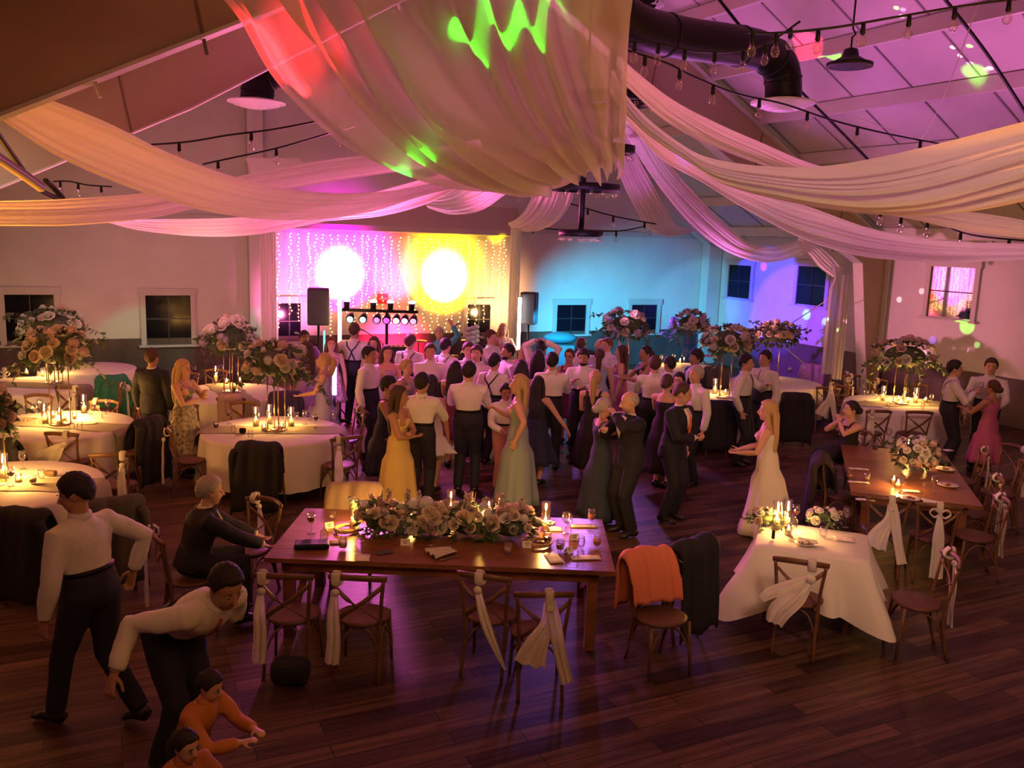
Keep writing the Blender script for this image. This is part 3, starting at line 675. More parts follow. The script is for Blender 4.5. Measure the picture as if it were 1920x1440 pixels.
def bouquet(t,cen,rx,ry,rz,nb,nl,seed,size=.06,trail=6,kinds=(0,0,1,2,2,3,4),low=-.35,ar=0,floor=None):
    rr=random.Random(seed); b=MB(); rotm=Matrix.Rotation(ar,3,'Z')
    b.ball(cen,(rx*.62,ry*.62,rz*.55),14,9,mtx=rotm)
    def rd(lo):
        z=rr.uniform(lo,1); q=rr.uniform(0,2*PI); s_=math.sqrt(max(0,1-z*z)); return V((s_*cos(q),s_*sin(q),z))
    for k in range(nl):
        d=rd(-.8); p=rotm@V((d.x*rx*.8,d.y*ry*.8,d.z*rz*.75)); leaf(b,cen+p,rotm@d+V((rr.uniform(-.7,.7),rr.uniform(-.7,.7),rr.uniform(-.5,.6))),rr.uniform(.05,.1)*size/.06,rr.uniform(.014,.026)*size/.06,rr)
    for k in range(trail):
        q=2*PI*(k+rr.random())/max(trail,1); d=V((cos(q),sin(q),rr.uniform(-.9,.9))); p0=cen+rotm@V((d.x*rx*.8,d.y*ry*.8,d.z*rz*.6)); l=rr.uniform(.5,.95)*rx
        pp=[p0+(rotm@V((d.x,d.y,d.z*.8)))*l*s_+up*(-.5*l*s_*s_) for s_ in (0,.25,.5,.75,1)]
        b.tube(pp,.004,4)
        for j in range(14):
            s_=j/14; i=min(int(s_*4),3); c_=pp[i].lerp(pp[i+1],s_*4-i); leaf(b,c_,V((rr.uniform(-1,1),rr.uniform(-1,1),rr.uniform(-.6,.8))),.07*size/.06,.018*size/.06,rr)
    if floor is not None: b.v=[(x_,y_,max(z_,floor)) for x_,y_,z_ in b.v]
    b.build('foliage',leafm,t,smooth=False)
    done=[]
    for k in range(nb*3):
        if len(done)>=nb: break
        d=rd(low); p=cen+rotm@V((d.x*rx*.92,d.y*ry*.92,d.z*rz*.92))
        if any((p-x).length<size*.95 for x in done): continue
        done.append(p); me=BL_[rr.choice(kinds)]
        o=bpy.data.objects.new('blossom',me); C.objects.link(o); o.parent=t; o.location=p
        dd=(rotm@V((d.x/rx,d.y/ry,d.z/rz+.6))).normalized(); o.rotation_euler=dd.to_track_quat('Z','Y').to_euler(); o.scale=(size*rr.uniform(.7,1.15),)*3
def tall_centre(label,key,u,v,hwp,hhp,seed,kinds=(0,0,1,2,2,3,4,6),nrod=4,block=False,off=(0,0)):
    base=RT[key][0]+V((off[0],off[1],TZ)); dep=base.y; c_=D(u,v,dep); base.x=c_.x if True else base.x
    rx=hwp/F*dep; rz=hhp/F*dep; t=thing('tall_flower_centrepiece',label,'flower arrangement',(base.x,base.y,TZ+.005))
    zc=c_.z-TZ
    if block:
        m=MB(); 
        for sx,sy,dx,dy in ((0,-.1,.3,.008),(0,.1,.3,.008),(-.15,0,.008,.2),(.15,0,.008,.2)): m.box((sx,sy,(zc-rz*.5)/2),(dx,dy,max(.1,zc-rz*.5)))
        m.build('acrylic_riser',glass_mat('acrylic',(.9,.88,1)),t,smooth=False)
    else:
        for k in range(nrod):
            q=2*PI*k/nrod+.5; MB().tube([(.12*cos(q),.12*sin(q),0),(.12*cos(q),.12*sin(q),zc-rz*.3)],.009,6).build('stand_rod',mat('gold_rod',(.7,.5,.3),.25,metal=.8),t)
        MB().lathe([(.001,0),(.15,0),(.15,.012),(.001,.012)],20).build('stand_base',mat('gold_rod',(.7,.5,.3),.25,metal=.8),t)
    bouquet(t,V((0,0,zc)),rx,min(rx,.42),rz,28,210,seed,size=.088,trail=9,kinds=kinds)
    return t
tall_centre('tall cream rose stand on the round table behind the black jacket chair','R1',517,682,62,46,1)
tall_centre('tallest left centrepiece of cream roses glowing amber over the yellow lit table','R2',107,657,62,48,2,kinds=(0,0,0,1,2,6))
tall_centre('green and white flower crown in front of the first left window','R4',97,608,62,34,3,kinds=(2,2,3,1,4),off=(.2,.3))
tall_centre('tall white and green centrepiece left of the stage curtain','R5',432,634,52,42,4,kinds=(2,2,1,3,5,4))
tall_centre('wide blush and cream centrepiece on thin rods against the right wall','R6',1697,668,62,36,5,kinds=(0,1,1,2,2,6),nrod=3)
tall_centre('white and blush centrepiece behind the two men in ties','R8',1366,640,50,36,6,kinds=(0,1,2,2,4))
tall_centre('dim centrepiece with cream roses in front of the purple lit wall','R7',1456,628,44,26,7,kinds=(0,1,2,6))
tall_centre('violet lit rose centrepiece in front of the far right back window','R9',1172,612,46,34,8,kinds=(2,2,3,5,5,1))
tall_centre('lilac topped centrepiece on a clear block riser in the right back corner','R10',1296,606,38,24,9,kinds=(2,5,3,1),block=True)
tall_centre('leafy centrepiece cut off by the left edge above the nearest left table','R3',-22,778,42,60,10,kinds=(1,0,6))
# garland on the front table
ga=math.atan2(x1.y,x1.x)
t=thing('flower_garland','long low garland of cream roses and blue hydrangea along the front wooden table','flower arrangement',(c1.x+x1.x*.02,c1.y+x1.y*.02,TZ+.002),ga)
cg=D(838,968,c1.y)
for i,x in enumerate((-.62,-.22,.18,.56)):
    bouquet(t,V((x,.05,.12)),.27,.2,.19,20,150,30+i,size=.07,trail=2,kinds=(0,0,0,0,2,1,1,4,3),low=-.05,floor=.012)
rr=random.Random(5)
for k in range(16):
    m=MB(); x=rr.uniform(-.75,.75); y=rr.uniform(-.02,.2); h_=rr.uniform(.3,.42); m.tube([(x,y,.1),(x+rr.uniform(-.05,.05),y,h_)],.004,4)
    for j in range(22):
        z=h_*(.55+.45*j/22); q=rr.uniform(0,6.3); m.ball((x+.014*cos(q),y+.014*sin(q),z),.014,5,4)
    m.build('flower_spire',mat('delphinium',(.5,.4,.36),.7,trans=.2),t)
# round bouquet on the right table
b2=P(1712,880,TZ)
t=thing('low_bouquet','low round bouquet of cream roses and yellow pompoms on the right wooden table','flower arrangement',(b2.x,b2.y,TZ+.002))
bouquet(t,V((0,0,.2)),.3,.3,.24,40,220,44,size=.055,trail=5,kinds=(0,1,2,4,6,3),floor=.012)
# sweetheart flowers
for (u,v,rx,lb,sd) in ((1434,985,.2,'leafy white posy at the left corner of the small square table',51),(1545,984,.2,'pale posy at the right back edge of the small square table',52)):
    q=P(u,v,TZ); t=thing('flower_posy',lb,'flower arrangement',(q.x,q.y,TZ+.005)); bouquet(t,V((0,0,.07)),rx,.14,.1,16,90,sd,size=.038,trail=4,kinds=(2,3,0,1),floor=.015,low=-.1)
# ---------------------------------------------------------------- candles / glassware
def mk_candle(h,gh,r=.03,gr=.045):
    t=thing('glass_candle','lit candle','candle')
    MB().lathe([(gr,0),(gr,gh),(gr-.003,gh),(gr-.003,.006),(.001,.006)],20).build('glass_cylinder',gls,t)
    MB().lathe([(.001,.006),(r,.006),(r,h),(r*.8,h-.004),(.001,h-.008)],14).build('wax_candle',wax,t)
    MB().lathe([(.001,h-.004),(.008,h+.008),(.0095,h+.018),(.006,h+.034),(.001,h+.05)],10).build('flame',flame,t)
    return t
CT=mk_candle(.1,.28); CS=mk_candle(.05,.09,.025,.036)
LIGHTS=[]
def light(name,kind,loc,col,e,r=.05,**k):
    l=bpy.data.lights.new(name,kind); l.color=col; l.energy=e
    if kind=='SPOT': l.spot_size=R(k['size']); l.spot_blend=k.get('blend',.3)
    if kind=='AREA': l.size=r; l.shape='DISK'
    else: l.shadow_soft_size=r
    o=bpy.data.objects.new(name,l); C.objects.link(o); o.location=loc
    if 'to' in k: o.rotation_euler=(V(k['to'])-V(loc)).to_track_quat('-Z','Y').to_euler()
    return o
CE=1.7
def candle(u,v,kind,where,e=0,z=TZ):
    q=P(u,v,z); pr_=CT if kind=='t' else CS
    o=dup(pr_,(q.x,q.y,z+.006),0,('tall glass cylinder with lit pillar candle ' if kind=='t' else 'small glass votive with lit candle ')+where,group=('tall candles ' if kind=='t' else 'votives ')+where)
    if e: light('candle_light','POINT',(q.x,q.y-.02,z+(.2 if where.startswith('in the garland') else .17)),(1,.47,.1),e*CE*(1.7 if where.startswith('in the garland') else 1.15),.03)
for u,v,k,e in ((664,990,'t',5),(770,975,'s',5),(775,992,'s',0),(915,992,'t',5),(902,1000,'s',4),(935,978,'t',0),(1022,996,'t',6),(845,972,'t',2)): candle(u,v,k,'in the garland on the front wooden table',e)
for u,v,k,e in ((1455,992,'t',6),(1474,990,'t',5),(1478,1003,'s',0)): candle(u,v,k,'on the small square table',e)
for u,v,k,e in ((1683,915,'s',5),(1675,908,'s',0),(1735,872,'s',2),(1700,862,'t',1)): candle(u,v,k,'beside the low bouquet on the right wooden table',e)
for u,v,k,e in ((480,800,'t',4),(505,795,'t',5),(546,800,'t',4),(495,808,'s',0),(528,806,'s',0)): candle(u,v,k,'on the round table with the black coated chair',e)
for u,v,k,e in ((85,795,'t',4),(112,778,'s',6),(140,786,'s',5),(158,775,'t',4),(120,790,'s',4),(100,784,'s',0)): candle(u,v,k,'under the amber roses at left',e*1.5)
for u,v,k,e in ((8,898,'t',6),(35,905,'s',6),(-40,890,'t',6)): candle(u,v,k,'on the nearest round table at left edge',e*1.4)
for u,v,k,e in ((1655,752,'t',3),(1684,752,'s',5),(1694,748,'s',5),(1702,756,'s',5),(1716,756,'t',4),(1735,755,'s',0)): candle(u,v,k,'on the round table by the right wall',e)
for u,v,k,e in ((1340,738,'t',3),(1350,742,'s',4),(1360,740,'s',0)): candle(u,v,k,'on the table behind the men in ties',e)
for u,v,k,e in ((405,715,'t',3),(425,720,'s',4),(450,718,'s',3)): candle(u,v,k,'on the table behind the floral dress',e)
for u,v,k,e in ((50,702,'s',5),(80,706,'s',4),(110,700,'s',4)): candle(u,v,k,'on the dim table by the left window',e)
for u,v,k,e in ((1275,680,'s',3),(1282,678,'s',0),(1248,684,'s',2)): candle(u,v,k,'on the deepest right back table',e)
for u,v,k,e in ((1430,705,'s',2),(1395,708,'s',0)): candle(u,v,k,'on the table beside the right column',e)
def mk_glass(kind):
    t=thing('wine_glass' if kind[0]=='w' else 'tumbler','glass','glass')
    if kind[0]=='w': prof=[(.035,0),(.034,.004),(.005,.008),(.004,.09),(.02,.1),(.038,.13),(.04,.16),(.032,.205),(.031,.205),(.038,.16),(.036,.132),(.018,.103),(.001,.098)]; lq=[(.001,.1),(.018,.105),(.0355,.133),(.037,.148),(.001,.148)]
    else: prof=[(.02,0),(.032,.012),(.038,.04),(.036,.075),(.031,.1),(.03,.1),(.035,.075),(.037,.04),(.03,.014),(.001,.008)]; lq=[(.001,.01),(.029,.015),(.0355,.04),(.035,.055),(.001,.055)]
    MB().lathe(prof,16).build('bowl',gls,t)
    if kind[1]!='0': MB().lathe(lq,14).build('drink',{'r':wine,'a':amberd,'p':waterd}[kind[1]],t)
    return t
GL={k:mk_glass(k) for k in ('w0','wr','wa','t0','tr','ta','tp')}
names={'w0':'empty stemmed wine glass','wr':'stemmed glass of red wine','wa':'stemmed glass of white wine','t0':'empty stemless glass','tr':'stemless glass of red wine','ta':'tumbler of amber drink','tp':'stemless glass of water'}
def glass(u,v,k,where): 
    q=P(u,v,TZ); dup(GL[k],(q.x,q.y,TZ+.007),0,names[k]+' '+where,group=names[k]+' '+where)
for u,v,k in ((584,1001,'wr'),(624,976,'t0'),(608,1014,'t0'),(643,1030,'tp'),(811,1024,'w0'),(952,1040,'tp'),(1025,1040,'wr'),(1050,1033,'tr'),(1089,1027,'t0'),(1119,1025,'ta'),(1060,1001,'w0'),(1108,995,'wa'),(1066,984,'t0')): glass(u,v,k,'on the front wooden table')
for u,v,k in ((1485,1014,'w0'),(1543,1008,'t0'),(1585,990,'w0'),(1490,985,'wr')): glass(u,v,k,'on the small square table')
for u,v,k in ((1625,903,'tp'),(1592,898,'ta'),(1690,925,'w0'),(1750,925,'w0'),(1632,838,'t0'),(1665,830,'w0'),(1755,852,'wr'),(1765,862,'t0'),(1640,845,'tr')): glass(u,v,k,'on the right wooden table')
for u,v,k in ((438,812,'t0'),(405,804,'tr'),(592,803,'wr'),(572,796,'w0'),(582,788,'w0'),(470,822,'t0'),(628,798,'w0'),(430,796,'wr'),(556,786,'t0')): glass(u,v,k,'on the round table with the black coated chair')
for u,v,k in ((65,785,'w0'),(172,778,'t0'),(203,775,'wr'),(195,785,'t0'),(135,808,'t0'),(150,806,'t0'),(76,775,'w0')): glass(u,v,k,'on the amber lit left table')
for u,v,k in ((5,880,'w0'),(43,880,'w0'),(22,912,'wr'),(62,908,'tp'),(78,898,'t0')): glass(u,v,k,'on the nearest round table at left')
for u,v,k in ((1622,752,'w0'),(1640,748,'t0'),(1745,760,'w0'),(1730,768,'t0'),(1665,765,'t0')): glass(u,v,k,'on the round table by the right wall')
for u,v,k in ((345,712,'t0'),(365,708,'wr'),(402,722,'t0'),(415,705,'w0'),(445,702,'w0'),(470,712,'tr')): glass(u,v,k,'on the table right of the floral dress')
for u,v,k in ((1310,735,'w0'),(1380,735,'t0'),(1400,728,'w0'),(1370,750,'t0')): glass(u,v,k,'on the table behind the two men in ties')
for u,v,k in ((1410,708,'t0'),(1505,703,'w0'),(1512,710,'t0'),(1480,706,'wr'),(1262,680,'w0'),(1240,682,'w0'),(1300,682,'t0'),(1215,700,'w0'),(1160,706,'t0')): glass(u,v,k,'on the back right round tables')
# --- cards, napkins, plates
def card(u,v,w,d,ang_,label,m=paper,lines=3,z=TZ):
    q=P(u,v,z); t=thing('menu_card',label,'card',(q.x,q.y,z+.004),R(ang_))
    def fn(a,b): return V(((a-.5)*w,(b-.5)*d,.003*sin(a*3)+.002))
    MB().grid(fn,6,4).build('sheet',m,t,solid=.002)
    if lines:
        b=MB()
        for k in range(lines): b.box((0,d*(.3-.6*k/max(lines-1,1)),.0055),(w*(.55 if k%2 else .7),.004,.0006))
        b.build('print_lines',ink,t,smooth=False)
def tent(u,v,ang_,label):
    q=P(u,v,TZ); t=thing('place_card',label,'card',(q.x,q.y,TZ+.002),R(ang_))
    m=MB(); w=.085
    m.add([(-w/2,-.025,0),(w/2,-.025,0),(w/2,0,.055),(-w/2,0,.055),(-w/2,.025,0),(w/2,.025,0)],[(0,1,2,3),(3,2,5,4)]); m.build('folded_card',paper,t,smooth=False,solid=.0015)
    n=V((0,-.055,.025)).normalized()
    b=MB()
    for zz,ww in ((.036,.045),(.02,.03)):
        y=-.025+zz*.025/.055
        b.add([(-ww/2,y-.002,zz),(ww/2,y-.002,zz),(ww/2,y+.001,zz+.006),(-ww/2,y+.001,zz+.006)],[(0,1,2,3)])
    b.build('handwriting',ink,t,smooth=False)
tent(760,1022,2,'white folded place card in front of the garland left of the napkin'); tent(988,1026,4,'white folded place card in front of the garland right end')
tent(1066,1036,50,'tented card seen edge on beside the dark stemless wine'); tent(1076,1012,20,'candle yellow folded card among the glasses at right of the front table'); tent(617,990,30,'small tented card left of the tall left candle')
card(680,1047,.12,.16,5,'pale pink menu card near the left front edge of the front table'); card(720,1037,.16,.08,30,'dim grey card left of the first place card',greyj,0)
card(1039,1049,.13,.2,15,'menu card by the red wine glass at right'); card(1098,1047,.26,.1,8,'long menu card at the right front corner of the wooden table'); card(1095,987,.26,.09,4,'long menu card at the right back of the front table')
card(1039,993,.16,.12,3,'candlelit card just right of the tall right candle'); card(634,1018,.14,.1,8,'grey card between tumblers at the left of the front table',taupe)
card(1622,938,.2,.08,-10,'pale card at the left front corner of the right wooden table') ; card(1610,905,.24,.07,-8,'white card strip beside the tumbler on the right wooden table'); card(1610,880,.24,.07,-8,'upper white card strip on the left side of the right wooden table'); card(1778,845,.14,.1,20,'small crumpled white paper at the right back of the right table'); card(1710,922,.2,.1,-10,'card in front of the candle on the right wooden table')
card(1583,1012,.2,.14,-15,'menu card on the small square table right side')
for u,v,a_,lb in ((45,790,0,'leftmost'),(75,793,4,'middle'),(113,795,-4,'rightmost')): tent(u,v+2,a_,lb+' of three place cards on the amber lit left table')
card(165,795,.22,.12,10,'menu card on the amber lit left table'); card(1640,762,.3,.1,-8,'flat card on the round table by the right wall')
# napkins and plates
def napkin(u,v,ang_,label,m=cloth,s=1):
    q=P(u,v,TZ); t=thing('folded_napkin',label,'napkin',(q.x,q.y,TZ+.005),R(ang_))
    def fn(a,b):
        return V(((a-.5)*.24*s,(b-.5)*.2*s*(1-.3*a),.012+.03*s*abs(sin(b*PI*2.5+a))*(1-a*.4)))
    MB().grid(fn,12,18).build('cloth',m,t,solid=.004)
    MB().box((0,-.13*s,.006),(.2*s,.016,.004)).build('knife',mat('steel',(.6,.6,.6),.2,metal=1),t,smooth=False)
napkin(828,1040,35,'pale folded napkin with knife in the middle of the front wooden table',mat('napkin_grey',(.5,.45,.4),.9))
napkin(1515,1020,-10,'crumpled napkin near the chair on the small square table',cloth,.7)
napkin(1745,945,-12,'napkin at the front edge of the right wooden table under the sash',cloth,.7)
def plate(u,v,label,food=True,r=.12):
    q=P(u,v,TZ); t=thing('plate',label,'plate',(q.x,q.y,TZ+.003))
    MB().lathe([(.001,.006),(r*.6,.008),(r,.02),(r,.023),(r*.6,.012),(.001,.01)],24).build('dish',mat('china',(.7,.66,.6),.25),t)
    if food: 
        b=MB(); rr=random.Random(int(u))
        for k in range(5): b.ball((rr.uniform(-.04,.04),rr.uniform(-.04,.04),.022),(.02,.017,.012),7,5)
        b.build('leftovers',mat('cake_crumb',(.35,.15,.07),.8),t)
plate(1777,912,'white plate with food at the right edge of the right wooden table'); plate(1705,937,'plate at the front edge of the right wooden table between the sashes'); plate(1772,882,'plate in the right row of the right wooden table')
plate(1508,1022,'plate of cake crumbs in front of the chair on the small square table',True,.09); plate(645,1030+20 if False else 700,'plate on a back table') if False else None
# woven rings
for u,v,lb in ((650,996,'woven twig ring lying at the left end of the garland'),(1012,1022,'woven twig ring at the right end of the garland')):
    q=P(u,v,TZ); m=MB()
    for k in range(5): m.tube([((.1+.012*sin(3*a+k))*cos(a),(.1+.012*sin(3*a+k))*sin(a),.015+.01*sin(5*a+k*1.3)) for a in [2*PI*j/28 for j in range(28)]],.008,6,closed=True)
    tag(m.build('twig_ring',mat('straw',(.45,.3,.15),.8),loc=(q.x,q.y,TZ+.01)),lb,'wreath')
# black clutches / wallet
def lump(name,u,v,d,label,cat,m,z=TZ,ang_=0):
    q=P(u,v,z+d[2]/2); b=MB(); b.box((0,0,0),d); o=b.build(name,m,smooth=False,loc=(q.x,q.y,z+d[2]/2+.006)); o.rotation_euler=(0,0,R(ang_)); md=o.modifiers.new('b','BEVEL'); md.width=min(d)*.35; md.segments=3; return tag(o,label,cat)
lump('evening_clutch',585,1022,(.3,.16,.05),'black glossy clutch beside the seated man on the front table','bag',blackm,ang_=10)
lump('flat_clutch',1762,868,(.26,.12,.04),'black clutch on the right wooden table near the back right corner','bag',blackm,ang_=-20)
lump('small_box',95,888,(.13,.07,.06),'small brown box on the nearest left table behind the walking man','box',mat('brown_box',(.2,.12,.06),.5))
lump('small_box',1450,1003,(.03,.03,.09),'small black salt mill on the left side of the small square table','mill',blackm)
lump('dark_handbag',545,1258,(.3,.2,.2),'black handbag on the floor under the left front chair','bag',black,z=0)
lump('black_bag',455,808,(.09,.05,.07),'small black purse by the candles on the round table with the coat chair','purse',blackm) 
# ---------------------------------------------------------------- chairs
W_='cross back chair '
a1=math.degrees(math.atan2(x1.y,x1.x))
chair(530,1082,180+a1,W_+'at the near left of the front table, sash down its left post','L')
chair(668,1085,178+a1,W_+'second from left on the near side of the front table','L')
chair(905,1082,165,W_+'angled out from the front table, thin sash swinging right','S')
chair(1022,1116,186,W_+'nearest the camera, turned out, with crossed white sash tails','D')
ch=chair(1203,1022,22,W_+'at the right end of the front table under a coral cloth'); coat(ch,'coral orange shawl draped over the chair at the right end of the front table',coral,.46,.55,.5,'shawl',1,False,'draped_shawl')
ch=chair(1278,1040,222,W_+'under the long black jacket right of the coral shawl'); coat(ch,'long black jacket hanging over the chair right of the coral shawl',black,.5,.5,.14,'jacket',2,False)
seatL=chair(362,1020,206,W_+'carrying the seated grey haired man, sash bow on its left','L')
chair(500,938,-25,W_+'on the far side at the left end of the front table','R')
ch=chair(665,918,5,W_+'behind the garland under a taupe shawl'); coat(ch,'taupe shawl spread over the chair behind the garland, left of the yellow dress',taupe,.56,.3,.5,'shawl',3,False,'draped_shawl')
# left tables
ch=chair(490,826,178,W_+'under the broad black jacket before the round table with flowers'); coat(ch,'broad black suit jacket hung on the chair in front of the cream rose table',black,.56,.5,.12,'jacket',4)
chair(642,820,215,W_+'right of the cream rose table with a long pale sash','L')
chair(375,800,90+20,W_+'left of the cream rose table, sash hanging on its near side','R')
chair(368,770,80,W_+'further back at the left of the cream rose table','R')
chair(632,775,-60,W_+'behind the cream rose table beside the violet dresses','R')
chair(470,765,0,W_+'dark, at the back of the cream rose table below the flowers')
ch=chair(430,740,182,W_+'pulled to the pink lit table with a beige cloth on it'); coat(ch,'beige pink cloth hung on the chair at the pink lit table',mat('beige_pink',(.5,.36,.3),.9),.36,.4,.2,'shawl',5,False,'draped_shawl')
ch=chair(520,735,200,W_+'right of the pink lit table under a purple jacket'); coat(ch,'dark violet jacket on the chair behind the cream roses',mat('violet_wool',(.05,.03,.12),.9),.5,.4,.3,'jacket',6)
chair(370,700,15,W_+'teal lit, behind the pink lit table left one'); chair(395,698,0,W_+'teal lit, behind the pink lit table right one')
chair(98,803,176,W_+'in front of the amber lit left table with a loose yellow sash','W')
chair(185,858,190,W_+'between the amber lit table and the walking man, long sash','R')
ch=chair(246,785,250,W_+'right of the amber lit table under a long black coat'); coat(ch,'long black coat on the chair left of the floral dress',black,.5,.4,.1,'coat',7)
chair(250,750,-70,W_+'at the back right of the amber lit table with white sash bow','B')
chair(230,722,-60,W_+'with white bow behind the long black coat','B')
ch=chair(15,828,182,W_+'at the left edge under a dark jacket'); coat(ch,'dark jacket on the chair at the left edge in front of the amber lit table',black,.52,.4,.2,'jacket',8)
chair(95,722,176,W_+'in front of the dim table by the left window with sash','R')
ch=chair(205,712,215,W_+'at the left dim table under the green coat'); coat(ch,'green lit coat hung on the chair by the far left table',teal,.5,.4,.15,'coat',9)
chair(20,700,190,W_+'green lit, at the far left edge with bow','B')
chair(165,762,0,W_+'behind the amber lit table right of its flower stand','R'); chair(75,742,0,W_+'behind the amber lit table, left one')
ch=chair(30,968,176,W_+'at the nearest left table in dark cover'); coat(ch,'black jacket over the chair at the bottom of the nearest left table',black,.56,.4,.12,'jacket',10)
ch=chair(212,948,205,W_+'behind the walking man under a grey jacket'); coat(ch,'grey brown jacket on the chair right behind the walking man',greyj,.54,.4,.15,'jacket',11)
# right side
chair(1517,1032,180+math.degrees(a3),W_+'at the small square table with a white bow and trailing sash','W')
chair(1716,1030,262,W_+'right of the small square table seen from the side with white sash','R')
ch=chair(1690,1000,190,'dark wooden chair pushed under the near edge of the right wooden table') if False else None
a2=math.degrees(math.atan2(y2.x,-y2.y))
b_=math.degrees(math.atan2(x2.y,x2.x))
chair(1672,938,180+b_,W_+'at the near end of the right table, two tailed sash','D')
chair(1762,942,180+b_,W_+'at the near end of the right table, long straight sash','B')
chair(1826,920,270+b_+8,W_+'nearest on the right side of the right table, wide sash','R')
chair(1872,900,270+b_+5,W_+'second on the right side of the right table, wide sash','R')
chair(1850,848,270+b_,W_+'third on the right side of the right table','R')
chair(1905,838,285,W_+'at the right edge beyond the right table','L')
chair(1925,870,250,W_+'cut by the right edge with a sash end','L')
ch=chair(1545,862,90+b_,W_+'on the left side of the right table under a dark coat'); coat(ch,'dark coat over the chair left of the right wooden table',mat('brown_black',(.03,.02,.018),.9),.54,.4,.1,'coat',12)
seatR=chair(1560,825,80+b_,W_+'carrying the seated woman in black','R')
chair(1650,772,185,W_+'in front of the right wall table with a long sash','L')
ch=chair(1722,770,178,'wooden cross back chair in front of the right wall table, no sash')
chair(1640,712,10,W_+'behind the right wall table with white sash bow','B'); chair(1720,722,0,W_+'behind the right wall table, hidden under flowers')
for i,(u,v,r_) in enumerate(((1572,700,200),(1587,718,240),(1566,730,170),(1600,706,20),(1553,718,120))):
    chair(u,v,r_,W_+['farthest of the cluster beside the right column','in the column cluster with its back to the wall','nearest of the cluster beside the right column','in the column cluster turned to the curtain','leftmost of the cluster beside the right column'][i],'RLDBL'[i])
ch=chair(1495,745,170,W_+'in front of the purple lit table under a black jacket'); coat(ch,'black jacket on the chair behind the bride',black,.52,.4,.1,'jacket',13)
ch=chair(1348,752,180,W_+'in front of the men in ties under a black jacket'); coat(ch,'black jacket on the chair left of the man in the dark tie',black,.52,.4,.15,'jacket',14)
ch=chair(1528,690,-20,W_+'behind the purple lit table under a violet coat'); coat(ch,'violet lit coat hung behind the purple lit round table',mat('violet_cloth',(.25,.12,.5),.8),.5,.4,.4,'coat',15)
chair(1290,745,200,'wooden cross back chair left of the black jacket chair, behind the orange tie man','R')
ch=chair(1350,690,0,W_+'behind the men in ties table under a grey jacket'); coat(ch,'grey jacket on the chair behind the white blush centrepiece',greyj,.5,.4,.3,'jacket',16)
ch=chair(1330,668,0,'wooden chair at the deepest right back table under dark cloth'); 
# ---------------------------------------------------------------- stage: fairy lights, speakers, light bar, band gear
fairy=mat('fairy_bulb',(1,.75,.3),.5,em=9,emcol=(1,.5,.12))
fbm=MB().ball((0,0,0),(.0125,.0125,.015),6,4).mesh('bulb',fairy)
fwm=mat('fairy_wire',(.5,.4,.3),.5)
us=[519,542,557,578,590,603,618,632,648,660,676,688,702,716,732,748,764,778,794,808,822,836,848,862,878,893,908,922,934,944]
for i,u in enumerate(us):
    rr=random.Random(100+i); p=WB(u,433)+nB*.12; z0=zh-.02; n=22+rr.randint(0,8); zb=.9+rr.random()*.7
    t=thing('fairy_light_strand','warm strand of fairy lights hanging down the lit stage wall','fairy lights',(p.x,p.y,z0),0,'fairy light curtain strands on the stage wall')
    wob=[rr.uniform(-.02,.02) for _ in range(n+1)]
    pts=[V((e1.x*wob[k],e1.y*wob[k],-(z0-zb)*k/n)) for k in range(n+1)]
    MB().tube(pts,.003,4).build('wire',fwm,t)
    for k in range(1,n+1):
        o=bpy.data.objects.new('bulb',fbm); C.objects.link(o); o.parent=t; o.location=pts[k]+V((e1.x,e1.y,0))*rr.uniform(-.03,.03)
for i,(u0,u1) in enumerate(((519,590),(590,660),(660,732),(732,808),(808,878),(878,944))):
    a=WB(u0,433)+nB*.12; b=WB(u1,433)+nB*.12; a.z=b.z=zh-.02; pts=[a.lerp(b,k/8)-up*.25*4*(k/8)*(1-k/8)*.3 for k in range(9)]
    tag(MB().tube(pts,.004,4).build('hanging_wire',fwm),'thin header wire joining fairy light strands, part %s of the row'%['one','two','three','four','five','six'][i],'wire','fairy light header wires')
for o in [o for o in bpy.data.objects if o.name.startswith('hanging_wire')]: o['label']='thin header wire joining the fairy light strands under the stage header'
spkm=mat('speaker_black',(.02,.02,.026),.5,bump=.2,bscale=200); grill=mat('speaker_grille',(.03,.035,.06),.45)
def speaker(u,v0,v1,dep,wpx,rot,label):
    p=D(u,(v0+v1)/2,dep); hgt=(v1-v0)/F*dep; w=wpx/F*dep
    t=thing('loudspeaker',label,'speaker',(p.x,p.y,p.z-hgt/2),R(rot))
    b=MB().box((0,.0,hgt/2),(w,w*.9,hgt)).build('cabinet',spkm,t,smooth=False); md=b.modifiers.new('b','BEVEL'); md.width=.03; md.segments=2
    MB().box((0,-w*.46,hgt/2),(w*.88,.02,hgt*.9)).build('grille',grill,t,smooth=False)
    zt=p.z-hgt/2; s=thing('speaker_stand','black tripod stand under the '+label.split(' high')[0],'stand',(p.x,p.y,0))
    MB().tube([(0,0,.25),(0,0,zt-.01)],.022,8).build('pole',blackm,s)
    for k in range(3):
        q=2*PI*k/3+.4; MB().tube([(0,0,.75),(cos(q)*.5,sin(q)*.5,.015)],.014,6).build('leg',blackm,s)
        MB().tube([(0,0,.3),(cos(q)*.26,sin(q)*.26,.36)],.01,6).build('brace',blackm,s)
speaker(597,540,609,16.2,40,12,'left black loudspeaker high on its stand in front of the stage')
speaker(992,548,608,18.6,30,-15,'right black loudspeaker high on its stand beside the slim curtain')
def totem(u,v0,v1,dep,col,em,label,r=.035,z0=None):
    p=D(u,v0,dep); zt=p.z; zb=D(u,v1,dep).z; t=thing('light_tube',label,'light tube',(p.x,p.y,0))
    MB().tube([(0,0,zb),(0,0,zt)],r,12).build('tube',mat('tube_'+label[:8],col,.4,em=em,emcol=col),t)
    MB().lathe([(.001,0),(.16,0),(.16,.02),(.03,.04),(.02,zb),(.001,zb)],16).build('base',blackm,t)
    return p,zb,zt
